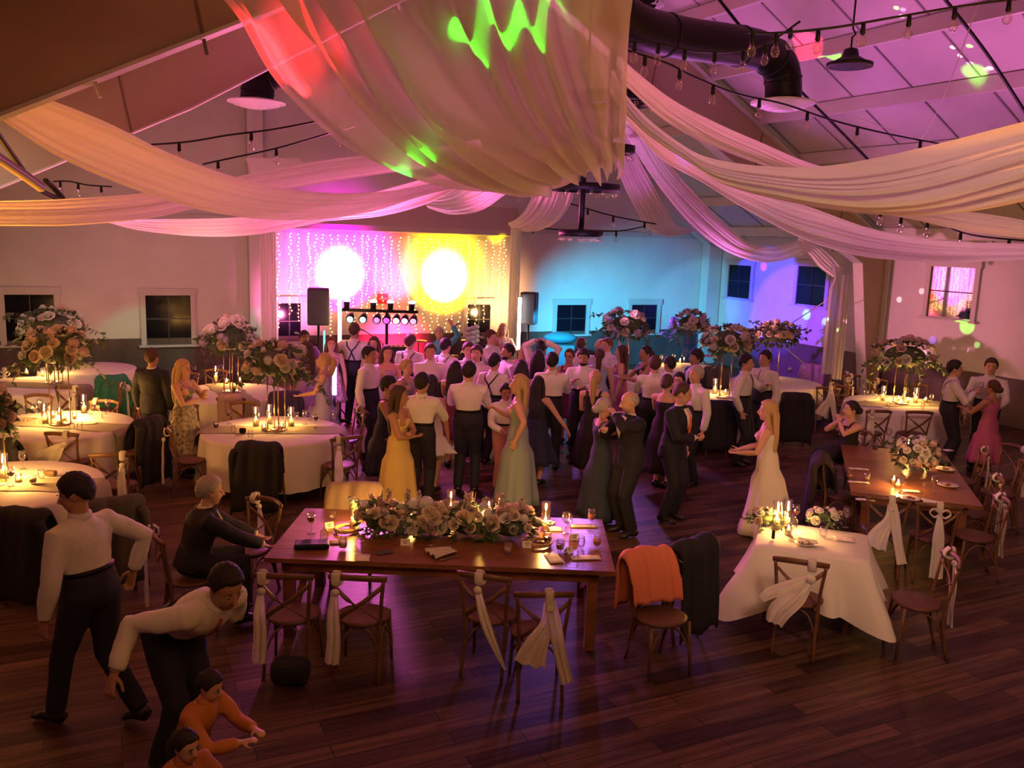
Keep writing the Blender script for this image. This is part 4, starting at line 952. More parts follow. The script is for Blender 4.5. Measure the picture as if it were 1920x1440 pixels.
totem(637,556,652,15.9,(1,.5,.2),14,'orange white glowing light tube right of the left loudspeaker')
totem(975,558,655,18.3,(1,.85,.7),10,'white yellow glowing light tube left of the right loudspeaker')
totem(627,680,740,14.6,(.85,.35,1),12,'short violet white glowing tube behind the blue dress at left')
totem(608,620,720,16.4,(.1,.7,.8),1.2,'dim teal light tube below the left loudspeaker',.02)
# light bar
bar=D(712,583,16.8); t=thing('stage_light_bar','t bar stand with a row of par lights glowing over the band','stage lights',(bar.x,bar.y,0)); 
hw_=72/F*16.8; bz=bar.z
MB().tube([(.14,0,.02),(.14,0,bz)],.03,8).build('stand_pole',blackm,t)
MB().box((0,0,bz),(2*hw_,.05,.06)).build('cross_bar',blackm,t,smooth=False)
for k in range(3): q=2*PI*k/3+.2; MB().tube([(.14,0,.6),(.14+.5*cos(q),.5*sin(q),.02)],.015,6).build('leg',blackm,t)
cols=[(.3,.8,1),(.35,.9,1),(.5,.3,1),(.5,.1,1),(1,.2,1),(.8,.3,1),(.7,.4,1)]
for k,u in enumerate((658,682,708,726,744,760,776)):
    p=D(u,594,16.8); lx=p.x-bar.x; m=MB(); m.tube([(lx,.1,bz-.1),(lx,-.1,bz-.17)],[.055,.085],14); pc=m.build('par_can',blackm,t)
    m=MB(); m.ball((lx,-.105,bz-.172),(.06,.03,.06),12,6); m.build('lens',mat('par_lens%d'%k,cols[k],.3,em=(6,3,.6,.8,9,3,.8)[k],emcol=cols[k]),pc)
for k,u in enumerate((650,700,732,772)):
    p=D(u,570,16.8); lx=p.x-bar.x; m=MB(); m.box((lx,0,bz+.03),(.1,.1,.05)); m.tube([(lx,0,bz+.05),(lx,.02,bz+.16)],[.05,.06],12); pc=m.build('moving_head',blackm,t)
    m=MB(); m.ball((lx,.02,bz+.18),(.07,.07,.04),12,6); m.build('lens',mat('head_lens',(1,.7,1),.3,em=3,emcol=(1,.75,1)),pc)
# sign on the stage wall
p=WB(717,560)+nB*.03; t=thing('exit_sign','small red rectangular sign on the stage wall above the light bar','sign',tuple(p),math.atan2(-e1.y,-e1.x))
MB().box((0,0,0),(.26,.04,.24)).build('plate',mat('red_sign',(.5,.02,.04),.5),t,smooth=False)
MB().box((0,-.022,.0),(.2,.006,.05)).build('white_band',mat('sign_band',(.6,.3,.35),.5),t,smooth=False)
# mic stands
def micstand(u,v,dep,label,du=35):
    p=D(u,v,dep); t=thing('microphone_stand',label,'microphone stand',(p.x,p.y,0))
    MB().tube([(0,0,.02),(0,0,p.z-.1)],.012,6).build('pole',blackm,t)
    q=D(u-du,v-14,dep)-p; MB().tube([(0,0,p.z-.1),(q.x,0,p.z+q.z)],.01,6).build('boom',blackm,t)
    MB().tube([(q.x,0,p.z+q.z),(q.x-.09*(1 if du>0 else -1),0,p.z+q.z+.03)],[.016,.028],8).build('microphone',mat('mic_grey',(.3,.35,.45),.3,metal=.7),t)
    MB().lathe([(.001,0),(.14,0),(.14,.02),(.02,.03),(.001,.03)],16).build('base',blackm,t)
micstand(718,634,17,'boom microphone stand in front of the red lit stage left'); micstand(935,640,19.5,'microphone stand by the colourful singer')
micstand(846,622,19,'cymbal like boom stand right of the cyan drummer',-10)
micstand(596,640,17,'thin stand beside the performer under the left loudspeaker')
def amp(u,v,dep,d,label,cat='amplifier',name='amplifier',m=spkm,rot=0):
    p=D(u,v,dep); t=thing(name,label,cat,(p.x,p.y,0),R(rot)); b=MB().box((0,0,d[2]/2),d).build('cabinet',m,t,smooth=False)
    md=b.modifiers.new('b','BEVEL'); md.width=.02
    MB().box((0,-d[1]/2-.004,d[2]*.45),(d[0]*.85,.012,d[2]*.75)).build('grille',grill,t,smooth=False)
    for s_ in (-.3,-.1,.1,.3): MB().lathe([(.018,0),(.018,.02),(.001,.02)],8,(d[0]*s_,0,d[2])).build('knob',mat('knob_metal',(.5,.5,.5),.3,metal=1),t)
amp(742,660,17.5,(.5,.35,1.25),'tall rack of gear glowing red and blue behind the strapless lilac dress')
amp(1050,640,20.5,(.7,.5,1.05),'dark gear case stack beside the right loudspeaker','case','gear_case')
p=D(1050,640,20.5); o=MB().ball((0,0,.13),(.4,.22,.14),16,10).build('teal_bag',mat('teal_bag',(.01,.05,.07),.8,bump=.5,bscale=6),loc=(p.x,p.y,1.06)); tag(o,'teal duffel bag on top of the dark gear cases','bag')
amp(900,650,20,(.9,.5,.85),'keyboard case behind the dancers in front of the dark stage window','keyboard','keyboard_case')
# drum kit
p=D(830,660,19.3); t=thing('drum_kit','drum kit of the cyan lit drummer','drum kit',(p.x,p.y,0))
drm=mat('drum_shell',(.3,.02,.04),.25)
for nm,c_,r_,h_ in (('bass_drum',(0,0,.3),.28,.35),('tom_drum',(-.2,-.05,.75),.15,.2),('tom_drum',(.2,-.05,.75),.15,.2),('floor_tom',(.5,.1,.4),.2,.35)):
    m=MB()
    if nm=='bass_drum': m.tube([(c_[0],c_[1]-h_/2,c_[2]),(c_[0],c_[1]+h_/2,c_[2])],r_,24)
    else: m.tube([(c_[0],c_[1],c_[2]-h_/2),(c_[0],c_[1],c_[2]+h_/2)],r_,20)
    m.build(nm,drm,t)
for x_,z_ in ((-.55,1.15),(.6,1.2)):
    MB().lathe([(.001,.02),(.2,0),(.2,-.004),(.001,.014)],24,(x_,0,z_)).build('cymbal',mat('brass',(.7,.5,.2),.25,metal=1),t); MB().tube([(x_,0,0),(x_,0,z_)],.01,6).build('cymbal_stand',blackm,t)
# white plush looking figure prop = balloon-like light catching ornament on pole
p=D(886,632,18.8); t=thing('white_ornament','pale ruffled glowing ornament on a pole in front of the dark stage window','ornament',(p.x,p.y,0))
MB().tube([(0,0,0),(0,0,p.z-.2)],.012,6).build('pole',blackm,t)
m=MB()
for k in range(14): m.ball((.1*sin(k*2.1),.06*cos(k*1.7),p.z-.22+k*.035),(.07,.06,.05),10,6)
m.build('ruffles',mat('pale_plush',(.6,.65,.7),.6),t)
# ---------------------------------------------------------------- people
SK=[mat('skin_fair',(.62,.36,.25),.5,spec=.3),mat('skin_tan',(.45,.24,.15),.5,spec=.3),mat('skin_deep',(.2,.1,.06),.5,spec=.3)]
HC={'brown':mat('hair_brown',(.07,.035,.018),.68,bump=.4,bscale=60,stretch=(1,1,.15)),'dark':mat('hair_dark',(.014,.01,.009),.68,bump=.4,bscale=60,stretch=(1,1,.15)),
'blonde':mat('hair_blonde',(.5,.33,.15),.68,bump=.5,bscale=60,stretch=(1,1,.15)),'grey':mat('hair_grey',(.42,.38,.34),.68,bump=.4,bscale=60,stretch=(1,1,.15)),'red':mat('hair_auburn',(.16,.06,.025),.68,bump=.4,bscale=60,stretch=(1,1,.15))}
FB={}
def fab(name,col,b=.25,rough=.8,**k):
    return mat('fabric_'+name,col,rough,bump=b,bscale=9,**k)
shirtm=fab('white_shirt',(.74,.71,.67)); trou=fab('navy_trousers',(.014,.014,.026)); suitm=fab('dark_suit',(.012,.012,.02)); blk=fab('black_dress',(.012,.01,.015)); navy=fab('navy_dress',(.015,.018,.05))
shoem=mat('shoe_leather',(.015,.012,.012),.3); eyem=mat('eye_dark',(.02,.015,.012),.15); lipm=mat('lips',(.4,.12,.1),.5); susp=mat('suspender_strap',(.01,.01,.02),.7)
eyew=mat('eye_white',(.7,.68,.65),.2)
EYE=MB().ball((0,0,0),(.0125,.007,.008),8,6).mesh('eye',eyew); PUP=MB().ball((0,0,0),(.0065,.0075,.0072),8,6).mesh('iris',eyem); BROW=MB().tube([(-.016,0,-.002),(0,-.002,.003),(.015,.002,0)],[.0025,.0035,.002],5).mesh('eyebrow',HC['dark']); LIP=MB().ball((0,0,0),(.022,.007,.007),10,5).mesh('lips',lipm)
ARM={ # hand target (out,fwd,z) in units of height, elbow hint (out,fwd,up)
'down':((.15,.03,.475),(.4,-.6,0)),'fwdlow':((.07,.2,.6),(.6,-.5,-.5)),'fwd':((.06,.24,.68),(.6,-.2,-.8)),'drink':((.05,.17,.72),(.7,-.2,-.8)),'up':((.12,.1,1.02),(1,.2,.1)),
'head':((.05,.05,.98),(1,.3,.2)),'cross':((-.04,.12,.66),(.8,.0,-.6)),'hip':((.11,.02,.57),(1,-.4,0)),'pocket':((.125,.03,.5),(.9,-.5,0)),'out':((.28,.1,.5),(.5,-.5,-.3)),'back':((.16,-.12,.5),(.5,-.8,0)),
'hold':((.0,.2,.74),(.8,-.1,-.7)),'neck':((.02,.16,.84),(.9,.2,-.4)),'table':((.08,.34,.44),(.6,-.2,-.4)),'lap':((.05,.2,.36),(.7,-.2,-.3)),'chin':((.0,.12,.82),(.7,.4,-.7)),'fold':((-.02,.12,.62),(.8,0,-.5)),'side':((.2,.0,.55),(.6,-.4,0))}
from mathutils import noise as NZ
def wrinkle(o,amp,sd):
    me=o.data; out=[]
    for v in me.vertices:
        c=v.co; n=NZ.noise(V((c.x*9,c.y*9,c.z*6+c.x*3))+sd)+.6*(abs(NZ.noise(V((c.x*16,c.y*16,c.z*9))+sd))-.2)
        q=c+v.normal*(amp*n); out+=[q.x,q.y,q.z]
    me.vertices.foreach_set('co',out); me.update()
def ik(a,b,l1,l2,hint):
    d=b-a; L=min(d.length,(l1+l2)*.995); d=d.normalized(); b=a+d*L
    x=(l1*l1-l2*l2+L*L)/(2*L); h_=math.sqrt(max(l1*l1-x*x,0)); n=hint-d*hint.dot(d)
    n=n.normalized() if n.length>1e-4 else V((0,0,-1))
    return a+d*x+n*h_,b
def lerpr(a,b,t): return tuple(p+(q-p)*t for p,q in zip(a,b))
def hair_mesh(style,s,mh,hc,m,rr):
    # s scale(head height)
    b=MB()
    lines={'short':(27,-6,-62),'long':(32,-30,-75),'bun':(34,-8,-62),'bald':(96,-2,-58),'pony':(34,-8,-60),'curly':(20,-14,-65),'cap':(30,-4,-60),'thin':(56,-2,-60)}[style]
    vol={'short':1.05,'long':1.08,'bun':1.04,'bald':.97,'pony':1.04,'curly':1.12,'cap':1.02,'thin':1.0}[style]
    def fn(d):
        az=abs(math.degrees(math.atan2(d.x,-d.y))); el=math.degrees(math.asin(max(-1,min(1,d.z))))
        f_,s_,b_=lines
        kn_=[(0,f_),(36,f_-1),(58,f_*.35),(76,s_-16),(97,s_+2),(122,(s_+b_)/2-6),(180,b_)]
        for (a0,l0),(a1,l1) in zip(kn_,kn_[1:]):
            if a0<=az<=a1: ln=l0+(l1-l0)*(az-a0)/(a1-a0)
        if style=='bald' and el>35: return .6
        if style=='bald' and az<75: return .6
        e=(el-ln)/7; k=max(0,min(1,e*.5+.5)); k=k*k*(3-2*k)
        return (.62+.38*k)*vol*(1+(.014*sin(az*.21+el*.13)+.012*sin(el*.3+az*.11)+.008*sin(az*.9+el*.5)) *(3 if style=='curly' else 1.5))
    b.ball(hc+mh@V((0,.007*s,.013*s)),(.0485*s/.0665*.0665*1.0,.0595*s,.0605*s),40,28,mtx=mh,fn=fn)
    def tb(pts,rad,n=12,side=None): b.tube([hc+mh@(V(p)*s) for p in pts],[ (r[0]*s,r[1]*s) if isinstance(r,tuple) else r*s for r in rad],n,side=mh@V((1,0,0)))
    if style=='long':
        p=cr([(0,.03,.03),(0,.052,-.02),(0,.056,-.09),(0,.06,-.17),(0,.055,-.25),(0,.05,-.3)],14)
        tb(p,[(.045,.018),(.05,.024),(.054,.026),(.058,.026),(.06,.026),(.063,.025),(.065,.024),(.066,.023),(.066,.022),(.064,.021),(.062,.02),(.058,.018),(.05,.015),(.04,.012),(.02,.006)],22)
        for sx in (-1,1): tb(cr([(sx*.036,-.005,.03),(sx*.05,.006,-.02),(sx*.056,.015,-.09),(sx*.06,.012,-.16),(sx*.055,.02,-.22)],10),[.012,.016,.018,.018,.018,.018,.018,.016,.014,.01,.005],8)
    if style=='bun': b.ball(hc+mh@(V((0,.066,-.005))*s),(.032*s,.03*s,.03*s),14,10)
    if style=='pony': tb(cr([(0,.055,.03),(0,.085,.02),(0,.092,-.05),(0,.08,-.14),(0,.075,-.2)],10),[.014,.022,.026,.028,.028,.027,.025,.022,.018,.012,.004],12)
    if style=='cap':
        pass
    o=b.mesh('hair',m); return o
cnt=[0]
def person(label,u,v,h,rot,outfit,hair=('short','dark'),skin=0,fem=False,arms=('down','down'),lean=0,slean=0,seat=False,head=(0,0),stride=0,col=None,extra=(),vox=.012,group=None,zg=0,kneel=0,hem=None,drink=None,yaw_local=None):
    cnt[0]+=1; rr=random.Random(cnt[0]); s=h
    t=thing('person',label,'person',(0,0,0),R(rot),group)
    hipz=.53*s if not seat else .585
    if kneel: hipz*=kneel
    la,sa=R(lean),R(slean)
    spd=V((sin(sa),-sin(la)*cos(sa),cos(la)*cos(sa))).normalized(); X=V((1,0,0)); X=(X-spd*X.dot(spd)).normalized(); Yb=spd.cross(X)  # back direction
    Pv=V((0,0,hipz)); 
    def T(a,b,c): return Pv+X*(a*s)+Yb*(b*s)+spd*(c*s)      # local torso frame: side, back, up along the spine
    sw=.1 if fem else .108
    mh=Matrix.Rotation(R(head[0]),3,'Z')@Matrix.Rotation(R(-lean*.55+head[1])*1.0,3,'X')
    # lean>0 bends forward (towards -Y)
    mh=Matrix.Rotation(R(head[0]),3,'Z')@Matrix.Rotation(R(lean*.5+head[1]),3,'X')
    neck=T(0,.004,.295); hc=neck+(spd*.5+V((0,0,.5))).normalized()*(.085*s)-Yb*.012*s
    body=MB()
    if fem: sec=[(-.035,.07,.055),(0,.1,.068),(.05,.093,.064),(.1,.07,.052),(.15,.074,.055),(.2,.086,.066),(.24,.085,.058),(.27,.075,.046),(.295,.04,.036)]
    else: sec=[(-.035,.07,.055),(0,.092,.064),(.05,.088,.062),(.1,.083,.058),(.15,.09,.063),(.2,.102,.068),(.238,.098,.062),(.27,.07,.048),(.295,.042,.04)]
    tp=[T(0,0,a) for a,_,_ in sec]; tr=[(b*s,c*s) for _,b,c in sec]
    body.tube(tp,tr,20,side=X)
    if fem:
        for sx in (-1,1): body.ball(T(sx*.042,-.052,.2),(.034*s,.03*s,.034*s),10,8)
    body.tube([T(0,.004,.27),neck,hc-(mh@V((0,-.004,.02*s)))],[.042*s,.031*s,.032*s],12)
    # head
    K=s*1.08
    def hd(a,b,c): return hc+mh@V((a*K,b*K,c*K))
    body.ball(hd(0,.006,.012),(.044*K,.054*K,.052*K),16,12,mtx=mh)
    body.ball(hd(0,-.012,-.02),(.036*K,.04*K,.046*K),14,10,mtx=mh)
    body.ball(hd(0,-.03,-.05),(.017*K,.016*K,.014*K),10,8,mtx=mh)
    body.tube([hd(0,-.046,.012),hd(0,-.06,-.015),hd(0,-.05,-.02)],[.005*K,.0095*K,.007*K],8)
    for sx in (-1,1): body.ball(hd(sx*.044,.006,-.002),(.006*K,.011*K,.017*K),8,6,mtx=mh)
    # arms
    hands=[]; AP=[]
    for i,sx in enumerate((-1,1)):   # i=0: person's right (-X), 1: left (+X)   (facing -Y)
        key=arms[i]; 
        if isinstance(key,str): (o_,f_,z_),(ho,hf,hu)=ARM[key]
        else: (o_,f_,z_),(ho,hf,hu)=key
        tgt=V((sx*o_*s,-f_*s,z_*s)); 
        if seat: tgt.z=z_*s-.03*s if key in('table','lap') else z_*s-(.53*s-hipz)
        elif lean and key in('down','hip','cross','drink','fwd','fold','hold'): tgt=tgt+(T(0,0,.25)-V((0,0,hipz+.25*s)))
        sh=T(sx*sw,0,.25); hint=V((sx*ho,-hf,hu))
        el,wr=ik(sh,tgt,.165*s,.15*s,hint); AP.append((sh,el,wr,sx))
        body.tube([T(sx*sw*.5,0,.25),sh,sh.lerp(el,.5),el,el.lerp(wr,.4),wr],[.036*s,.034*s,.027*s,.0225*s,.022*s,.0145*s] if fem else [.036*s,.036*s,.031*s,.027*s,.026*s,.0175*s],12)
        fd=(wr-el).normalized(); sd=fd.cross(V((0,0,1)) if abs(fd.z)<.8 else V((0,-1,0)))
        if key in('down','pocket','side','out','back'): sd=V((0,-1,0)); fd=(fd+V((0,0,-.3))).normalized()
        sd=(sd-fd*sd.dot(fd)).normalized(); nn=fd.cross(sd)
        if nn.dot(V((-sx,0,0)))<0 : nn=-nn
        body.tube([wr,wr+fd*.02*s,wr+fd*.05*s],[(.014*s,.011*s),(.021*s,.009*s),(.022*s,.008*s)],10,side=sd)
        for k in range(4):
            b0=wr+fd*.047*s+sd*((k-1.5)*.0115*s); ln=(.036,.043,.041,.032)[k]*s; c1=fd*.75+nn*.65; c2=fd*.1+nn
            body.tube([b0,b0+fd*ln*.4,b0+fd*ln*.4+c1*ln*.35,b0+fd*ln*.4+c1*ln*.35+c2*ln*.3],[.0062*s,.006*s,.0055*s,.0045*s],6)
        b0=wr+fd*.015*s+sd*(.019*s if True else 0); body.tube([b0,b0+(sd*.6+fd*.6+nn*.4)*.022*s,b0+(sd*.4+fd*1.1+nn*.7)*.036*s],[.0075*s,.007*s,.005*s],6)
        hands.append(wr+fd*.055*s+nn*.012*s)
    # legs
    LP=[]; TIPS=[]
    for sx in (-1,1):
        hp=T(sx*.05,0,0); st=stride*sx
        if seat: kn=V((sx*.07*s,-.245*s,hipz+.0)); an=V((sx*.075*s,-.25*s+rr.uniform(0,.08),.05*s))
        else:
            an=V((sx*(.06 if not fem else .045)*s,-st*s-.0,.045*s+(.03*s if st<-.08 else 0))); kn,an=ik(hp,an,.255*s,.25*s,V((0,-1,0)))
        LP.append((hp,kn,an))
        body.tube([hp+V((0,0,.02*s)),hp.lerp(kn,.35),kn,kn.lerp(an,.35),an],[.056*s,.05*s,.034*s,.034*s,.02*s] ,12)
        tip=V((rr.uniform(-.02,.02)+sx*.02,-.09*s,-.028*s)); 
        if st<-.08: tip=V((0,-.075*s,-.055*s))
        TIPS.append(tip)
        body.tube([an+V((0,.028*s,-.02*s)),an+V((0,0,-.018*s)),an+tip*.6,an+tip],[(.018*s,.015*s),(.02*s,.02*s),(.02*s,.012*s),(.012*s,.007*s)],10,side=X)
    bo=body.build('body',SK[skin],t,remesh=vox)
    sd_=V((rr.uniform(-50,50),rr.uniform(-50,50),0))
    # face
    for sx in (-1,1):
        o=bpy.data.objects.new('eye',EYE); C.objects.link(o); o.parent=t; o.location=hd(sx*.0175,-.0455,.004); o.rotation_euler=mh.to_euler()
        o2=bpy.data.objects.new('iris',PUP); C.objects.link(o2); o2.parent=o; o2.location=(0,-.003,0)
        o=bpy.data.objects.new('eyebrow',BROW); C.objects.link(o); o.parent=t; o.location=hd(sx*.018,-.049,.0155); o.rotation_euler=mh.to_euler()
    o=bpy.data.objects.new('lips',LIP); C.objects.link(o); o.parent=t; o.location=hd(0,-.0475,-.033); o.rotation_euler=mh.to_euler(); o.scale=(.9,.8,.9)
    hs,hcol=hair
    ho=bpy.data.objects.new('hair',hair_mesh(hs,K,mh,hc,HC[hcol],rr)); C.objects.link(ho); ho.parent=t
    if hs=='cap':
        m=MB(); m.ball(hd(0,.004,.022),(.05*K,.058*K,.048*K),20,14,mtx=mh,fn=lambda d: 1 if d.z>-.05 else .75); m.tube([hd(0,-.045,.03),hd(0,-.095,.022)],[(.036*K,.005*K),(.026*K,.004*K)],12,side=mh@V((1,0,0))); m.build('cap',col if col else mat('white_cap',(.6,.58,.58),.8),t)
    # clothes
    def torso(m,a0,a1,gr,n=24):
        idx=[(a,b,c) for a,b,c in sec if a0<=a<=a1]
        m.tube([T(0,0,a) for a,_,_ in idx],[(b*s+gr,c*s+gr) for _,b,c in idx],n,side=X)
    def sleeves(m,gr,frac=1.0,w=1.0):
        for sh,el,wr,sx in AP:
            w2=el.lerp(wr,max(0,frac*2-1)) if frac>.5 else None
            p=[T(sx*sw*.45,0,.25),sh,sh.lerp(el,.5),el]; r_=[.038*s+gr,.038*s+gr,.034*s+gr,.03*s+gr]
            if w2 is not None: p+=[el.lerp(w2,.5),w2]; r_+=[.028*s+gr,.021*s+gr]
            m.tube(p,[x*w for x in r_],12)
    def legs(m,gr,z0=0):
        for hp,kn,an in LP:
            m.tube([hp+V((0,0,.03*s)),hp.lerp(kn,.3),kn,kn.lerp(an,.5),an+V((0,.004,.005))],[.062*s+gr,.056*s+gr,.041*s+gr,.037*s+gr,.033*s+gr],12)
        m.tube([T(0,0,-.045),T(0,0,0),T(0,0,.06),T(0,0,.095)],[(.07*s,.06*s),(.1*s+gr+.012,.07*s+gr+.012),(.094*s+gr+.016,.067*s+gr+.016),(.088*s+gr+.014,.063*s+gr+.014)],20,side=X)
    def shoes():
        for (hp,kn,an),tip in zip(LP,TIPS):
            m=MB(); m.tube([an+V((0,.036*s,-.02*s)),an+V((0,.01*s,-.012*s)),an+tip*.45,an+tip*.8,an+tip*1.08],[(.025*s,.023*s),(.029*s,.031*s),(.03*s,.022*s),(.027*s,.016*s),(.014*s,.009*s)],12,side=X)
            m.build('shoe',shoem,t)
    cvt=col
    if outfit in('shirt','susp','tie','poloboy'):
        m=MB(); torso(m,.05,.2721,.015); sleeves(m,.009,.97); m.tube([T(0,0,.24),T(0,0,.268),T(0,.003,.288),T(0,.006,.3)],[(.094*s,.062*s),(.075*s,.054*s),(.05*s,.045*s),(.042*s,.04*s)],18,side=X)
        wrinkle(m.build('shirt',col or shirtm,t,remesh=.012),.011,sd_)
        m=MB(); m.tube([T(0,.002,.285),T(0,.006,.312)],[(.046*s,.044*s),(.04*s,.038*s)],16,side=X); m.build('collar',col or shirtm,t)
        m=MB(); legs(m,.006); wrinkle(m.build('trousers',extra[0] if extra else trou,t,remesh=.014),.007,sd_); shoes()
        m=MB(); m.tube([T(0,0,.088),T(0,0,.105)],[(.101*s,.077*s)]*2,24,side=X); m.build('belt',blackm,t)
    if outfit=='susp':
        m=MB()
        back=cr([T(0,.077,.17),T(0,.08,.19),T(.04,.075,.235),T(.058,.045,.275),T(.06,.0,.285),T(.058,-.05,.265),T(.056,-.075,.2),T(.05,-.075,.12)],20)
        m.tube(back,[(.012,.004)]*21,6,side=X)
        back=cr([T(0,.077,.17),T(0,.08,.19),T(-.04,.075,.235),T(-.058,.045,.275),T(-.06,.0,.285),T(-.058,-.05,.265),T(-.056,-.075,.2),T(-.05,-.075,.12)],20)
        m.tube(back,[(.012,.004)]*21,6,side=X)
        for q in (-1,1): m.tube([T(q*.035,.073,.1),T(0,.078,.18)],[(.012,.004)]*2,6,side=X)
        m.build('suspenders',susp,t)
    if outfit=='tie':
        m=MB(); m.tube([T(0,-.052,.283),T(0,-.072,.25),T(0,-.082,.2),T(0,-.078,.13),T(0,-.075,.09)],[(.012,.006),(.012,.006),(.018,.005),(.024,.005),(.004,.003)],8,side=X); m.build('tie',extra[1] if len(extra)>1 else susp,t)
    if outfit=='suit':
        m=MB(); torso(m,0,.2721,.028); sleeves(m,.014,.95); m.tube([T(0,0,.24),T(0,0,.268),T(0,.003,.288),T(0,.006,.298)],[(.1*s,.066*s),(.08*s,.058*s),(.056*s,.05*s),(.048*s,.044*s)],18,side=X); m.tube([T(0,0,-.07 if not seat else -.02),T(0,0,0),T(0,0,.05)],[(.112*s,.085*s),(.112*s,.085*s),(.105*s,.08*s)],22,side=X)
        wrinkle(m.build('jacket',col or suitm,t,remesh=.013),.009,sd_)
        m=MB(); m.tube([T(0,-.045,.29),T(0,-.083,.25),T(0,-.092,.2),T(0,-.088,.15)],[(.032*s,.012),(.036*s,.01),(.024*s,.01),(.003,.004)],8,side=X)
        m.tube([T(0,.002,.28),T(0,.006,.306)],[(.043*s,.041*s),(.037*s,.035*s)],16,side=X); m.build('shirt_front',shirtm,t)
        for sh,el,wr,sx in AP:
            MB().tube([el.lerp(wr,.93),el.lerp(wr,.995)],[.021*s]*2,12).build('shirt_cuff',shirtm,t)
        if extra: m=MB(); m.tube([T(0,-.054,.285),T(0,-.088,.25),T(0,-.104,.2),T(0,-.104,.12),T(0,-.09,.05)],[(.014,.007),(.014,.007),(.024,.006),(.034,.006),(.006,.004)],8,side=X); m.build('tie',extra[0],t)
        m=MB(); legs(m,.01); m.build('trousers',col or suitm,t,remesh=.014); shoes()
    if outfit in('dress','gown','straps'):
        zh_=(hem if hem is not None else (.06 if outfit=='gown' else .3))*s
        m=MB(); N=44; top=.225 if outfit!='straps' else .245; prof=[(top,.006),(.2,.008),(.15,.008),(.1,.009),(.05,.012),(0,.015),(-.04,.02)]
        rings=[]
        def sa_(a):
            for j in range(len(sec)-1):
                if sec[j][0]<=a<=sec[j+1][0]:
                    f=(a-sec[j][0])/(sec[j+1][0]-sec[j][0]); return (sec[j][1]+(sec[j+1][1]-sec[j][1])*f,sec[j][2]+(sec[j+1][2]-sec[j][2])*f)
            return (.1,.07)
        a_=[rr.uniform(0,6) for _ in range(3)]
        for a,g in prof:
            r1,r2=sa_(max(a,-.0)); bust=.022*s*math.exp(-((a-.2)/.03)**2)
            rings.append((T(0,0,a),X,Yb,r1*s+g,r2*s+g,0,bust))
        if not seat:
            z=T(0,0,-.04).z; c0=T(0,0,-.04); nz=7
            fl_=.055 if outfit=='gown' else .05
            if 'wide' in extra: fl_=.085
            for k in range(1,nz+1):
                f=k/nz; zz=z+(zh_-z)*f; rings.append((V((c0.x*(1-f*.6),c0.y*(1-f*.6)+(.05*f*s if 'train' in extra else 0),zz)),V((1,0,0)),V((0,1,0)),(.104+fl_*f)*s+.025,(.09+fl_*f)*s+.025+(.12*f*f if 'train' in extra else 0),.022*f*f*(2 if 'wide' in extra else 1)+.004,0))
        for c_,xx,yy,r1,r2,rp,bu in rings:
            ro=[]
            for j in range(N):
                q=2*PI*j/N; k=rp*(sin(7*q+a_[0])+.7*sin(11*q+a_[1])); bb=bu*max(0,-sin(q))**2
                ro.append(c_+xx*((r1+k)*cos(q))+yy*((r2+k+bb)*sin(q)))
            m.v.extend([tuple(x) for x in ro])
        for i in range(len(rings)-1):
            for j in range(N): m.f.append((i*N+j,i*N+(j+1)%N,(i+1)*N+(j+1)%N,(i+1)*N+j))
        m.build('dress',col,t,solid=.006)
        if seat:
            m=MB()
            m.tube([T(0,-.0,.03),V((0,-.12*s,hipz+.01)),V((0,-.26*s,hipz+.0)),V((0,-.29*s,hipz-.1)),V((0,-.27*s,.15))],[(.11*s,.07*s),(.12*s,.075*s),(.12*s,.06*s),(.12*s,.06*s),(.14*s,.06*s)],20,side=X); m.build('skirt',col,t,remesh=.014)
        if outfit=='straps' or 'thin' in extra:
            m=MB()
            for sx in (-1,1): m.tube(cr([T(sx*.055,-.062,.225),T(sx*.062,-.04,.268),T(sx*.062,.0,.284),T(sx*.056,.045,.268),T(sx*.05,.06,.225)],10),[(.018 if outfit=='straps' else .004,.004)]*11,6,side=X)
            m.build('shoulder_straps',col,t)
        shoes()
    if 'glasses' in extra:
        m=MB()
        for sx in (-1,1): m.tube([hd(sx*.018+.013*cos(q),-.054,.004+.011*sin(q)) for q in [2*PI*k/12 for k in range(12)]],.0018*s,5,closed=True); m.tube([hd(sx*.032,-.052,.007),hd(sx*.046,0,.008)],.0016*s,4)
        m.build('eyeglasses',blackm,t)
    if 'beard' in extra:
        m=MB(); m.ball(hd(0,-.02,-.04),(.036*K,.036*K,.028*K),14,10,mtx=mh,fn=lambda d:1 if d.z<.1 else .75); m.build('beard',HC[hcol],t)
    # place
    topz=hd(0,0,.07).z; q=Matrix.Rotation(R(rot),3,'Z'); tt=q@V(hd(0,0,.07)); w=P(u,v,tt.z+zg)
    t.location=(w.x-tt.x,w.y-tt.y,zg)
    if drink:
        for i_,k_ in enumerate(drink):
            if k_:
                hw__=q@hands[i_]+t.location
                o=dup(GL[k_],(hw__.x,hw__.y,hw__.z-(.06 if k_[0]=='w' else .03)),0,names[k_]+' held by the '+label[:60])
                o['label']=' '.join((names[k_]+' held by '+label.split(',')[0]).split()[:16])
    return t
sage=fab('sage_dress',(.32,.4,.36)); yel=fab('yellow_dress',(.72,.55,.18)); lav=fab('lavender_dress',(.42,.38,.66)); blu=fab('light_blue_dress',(.35,.45,.6)); maroon=fab('maroon_dress',(.16,.015,.04)); ivory=fab('ivory_gown',(.72,.66,.58)); pinkd=fab('pink_dress',(.5,.12,.25)); purp=fab('purple_gown',(.45,.3,.75)); pinkt=fab('pink_trousers',(.55,.22,.22)); wshort=fab('white_dress',(.6,.58,.58)); tan=fab('tan_trousers',(.3,.2,.12))
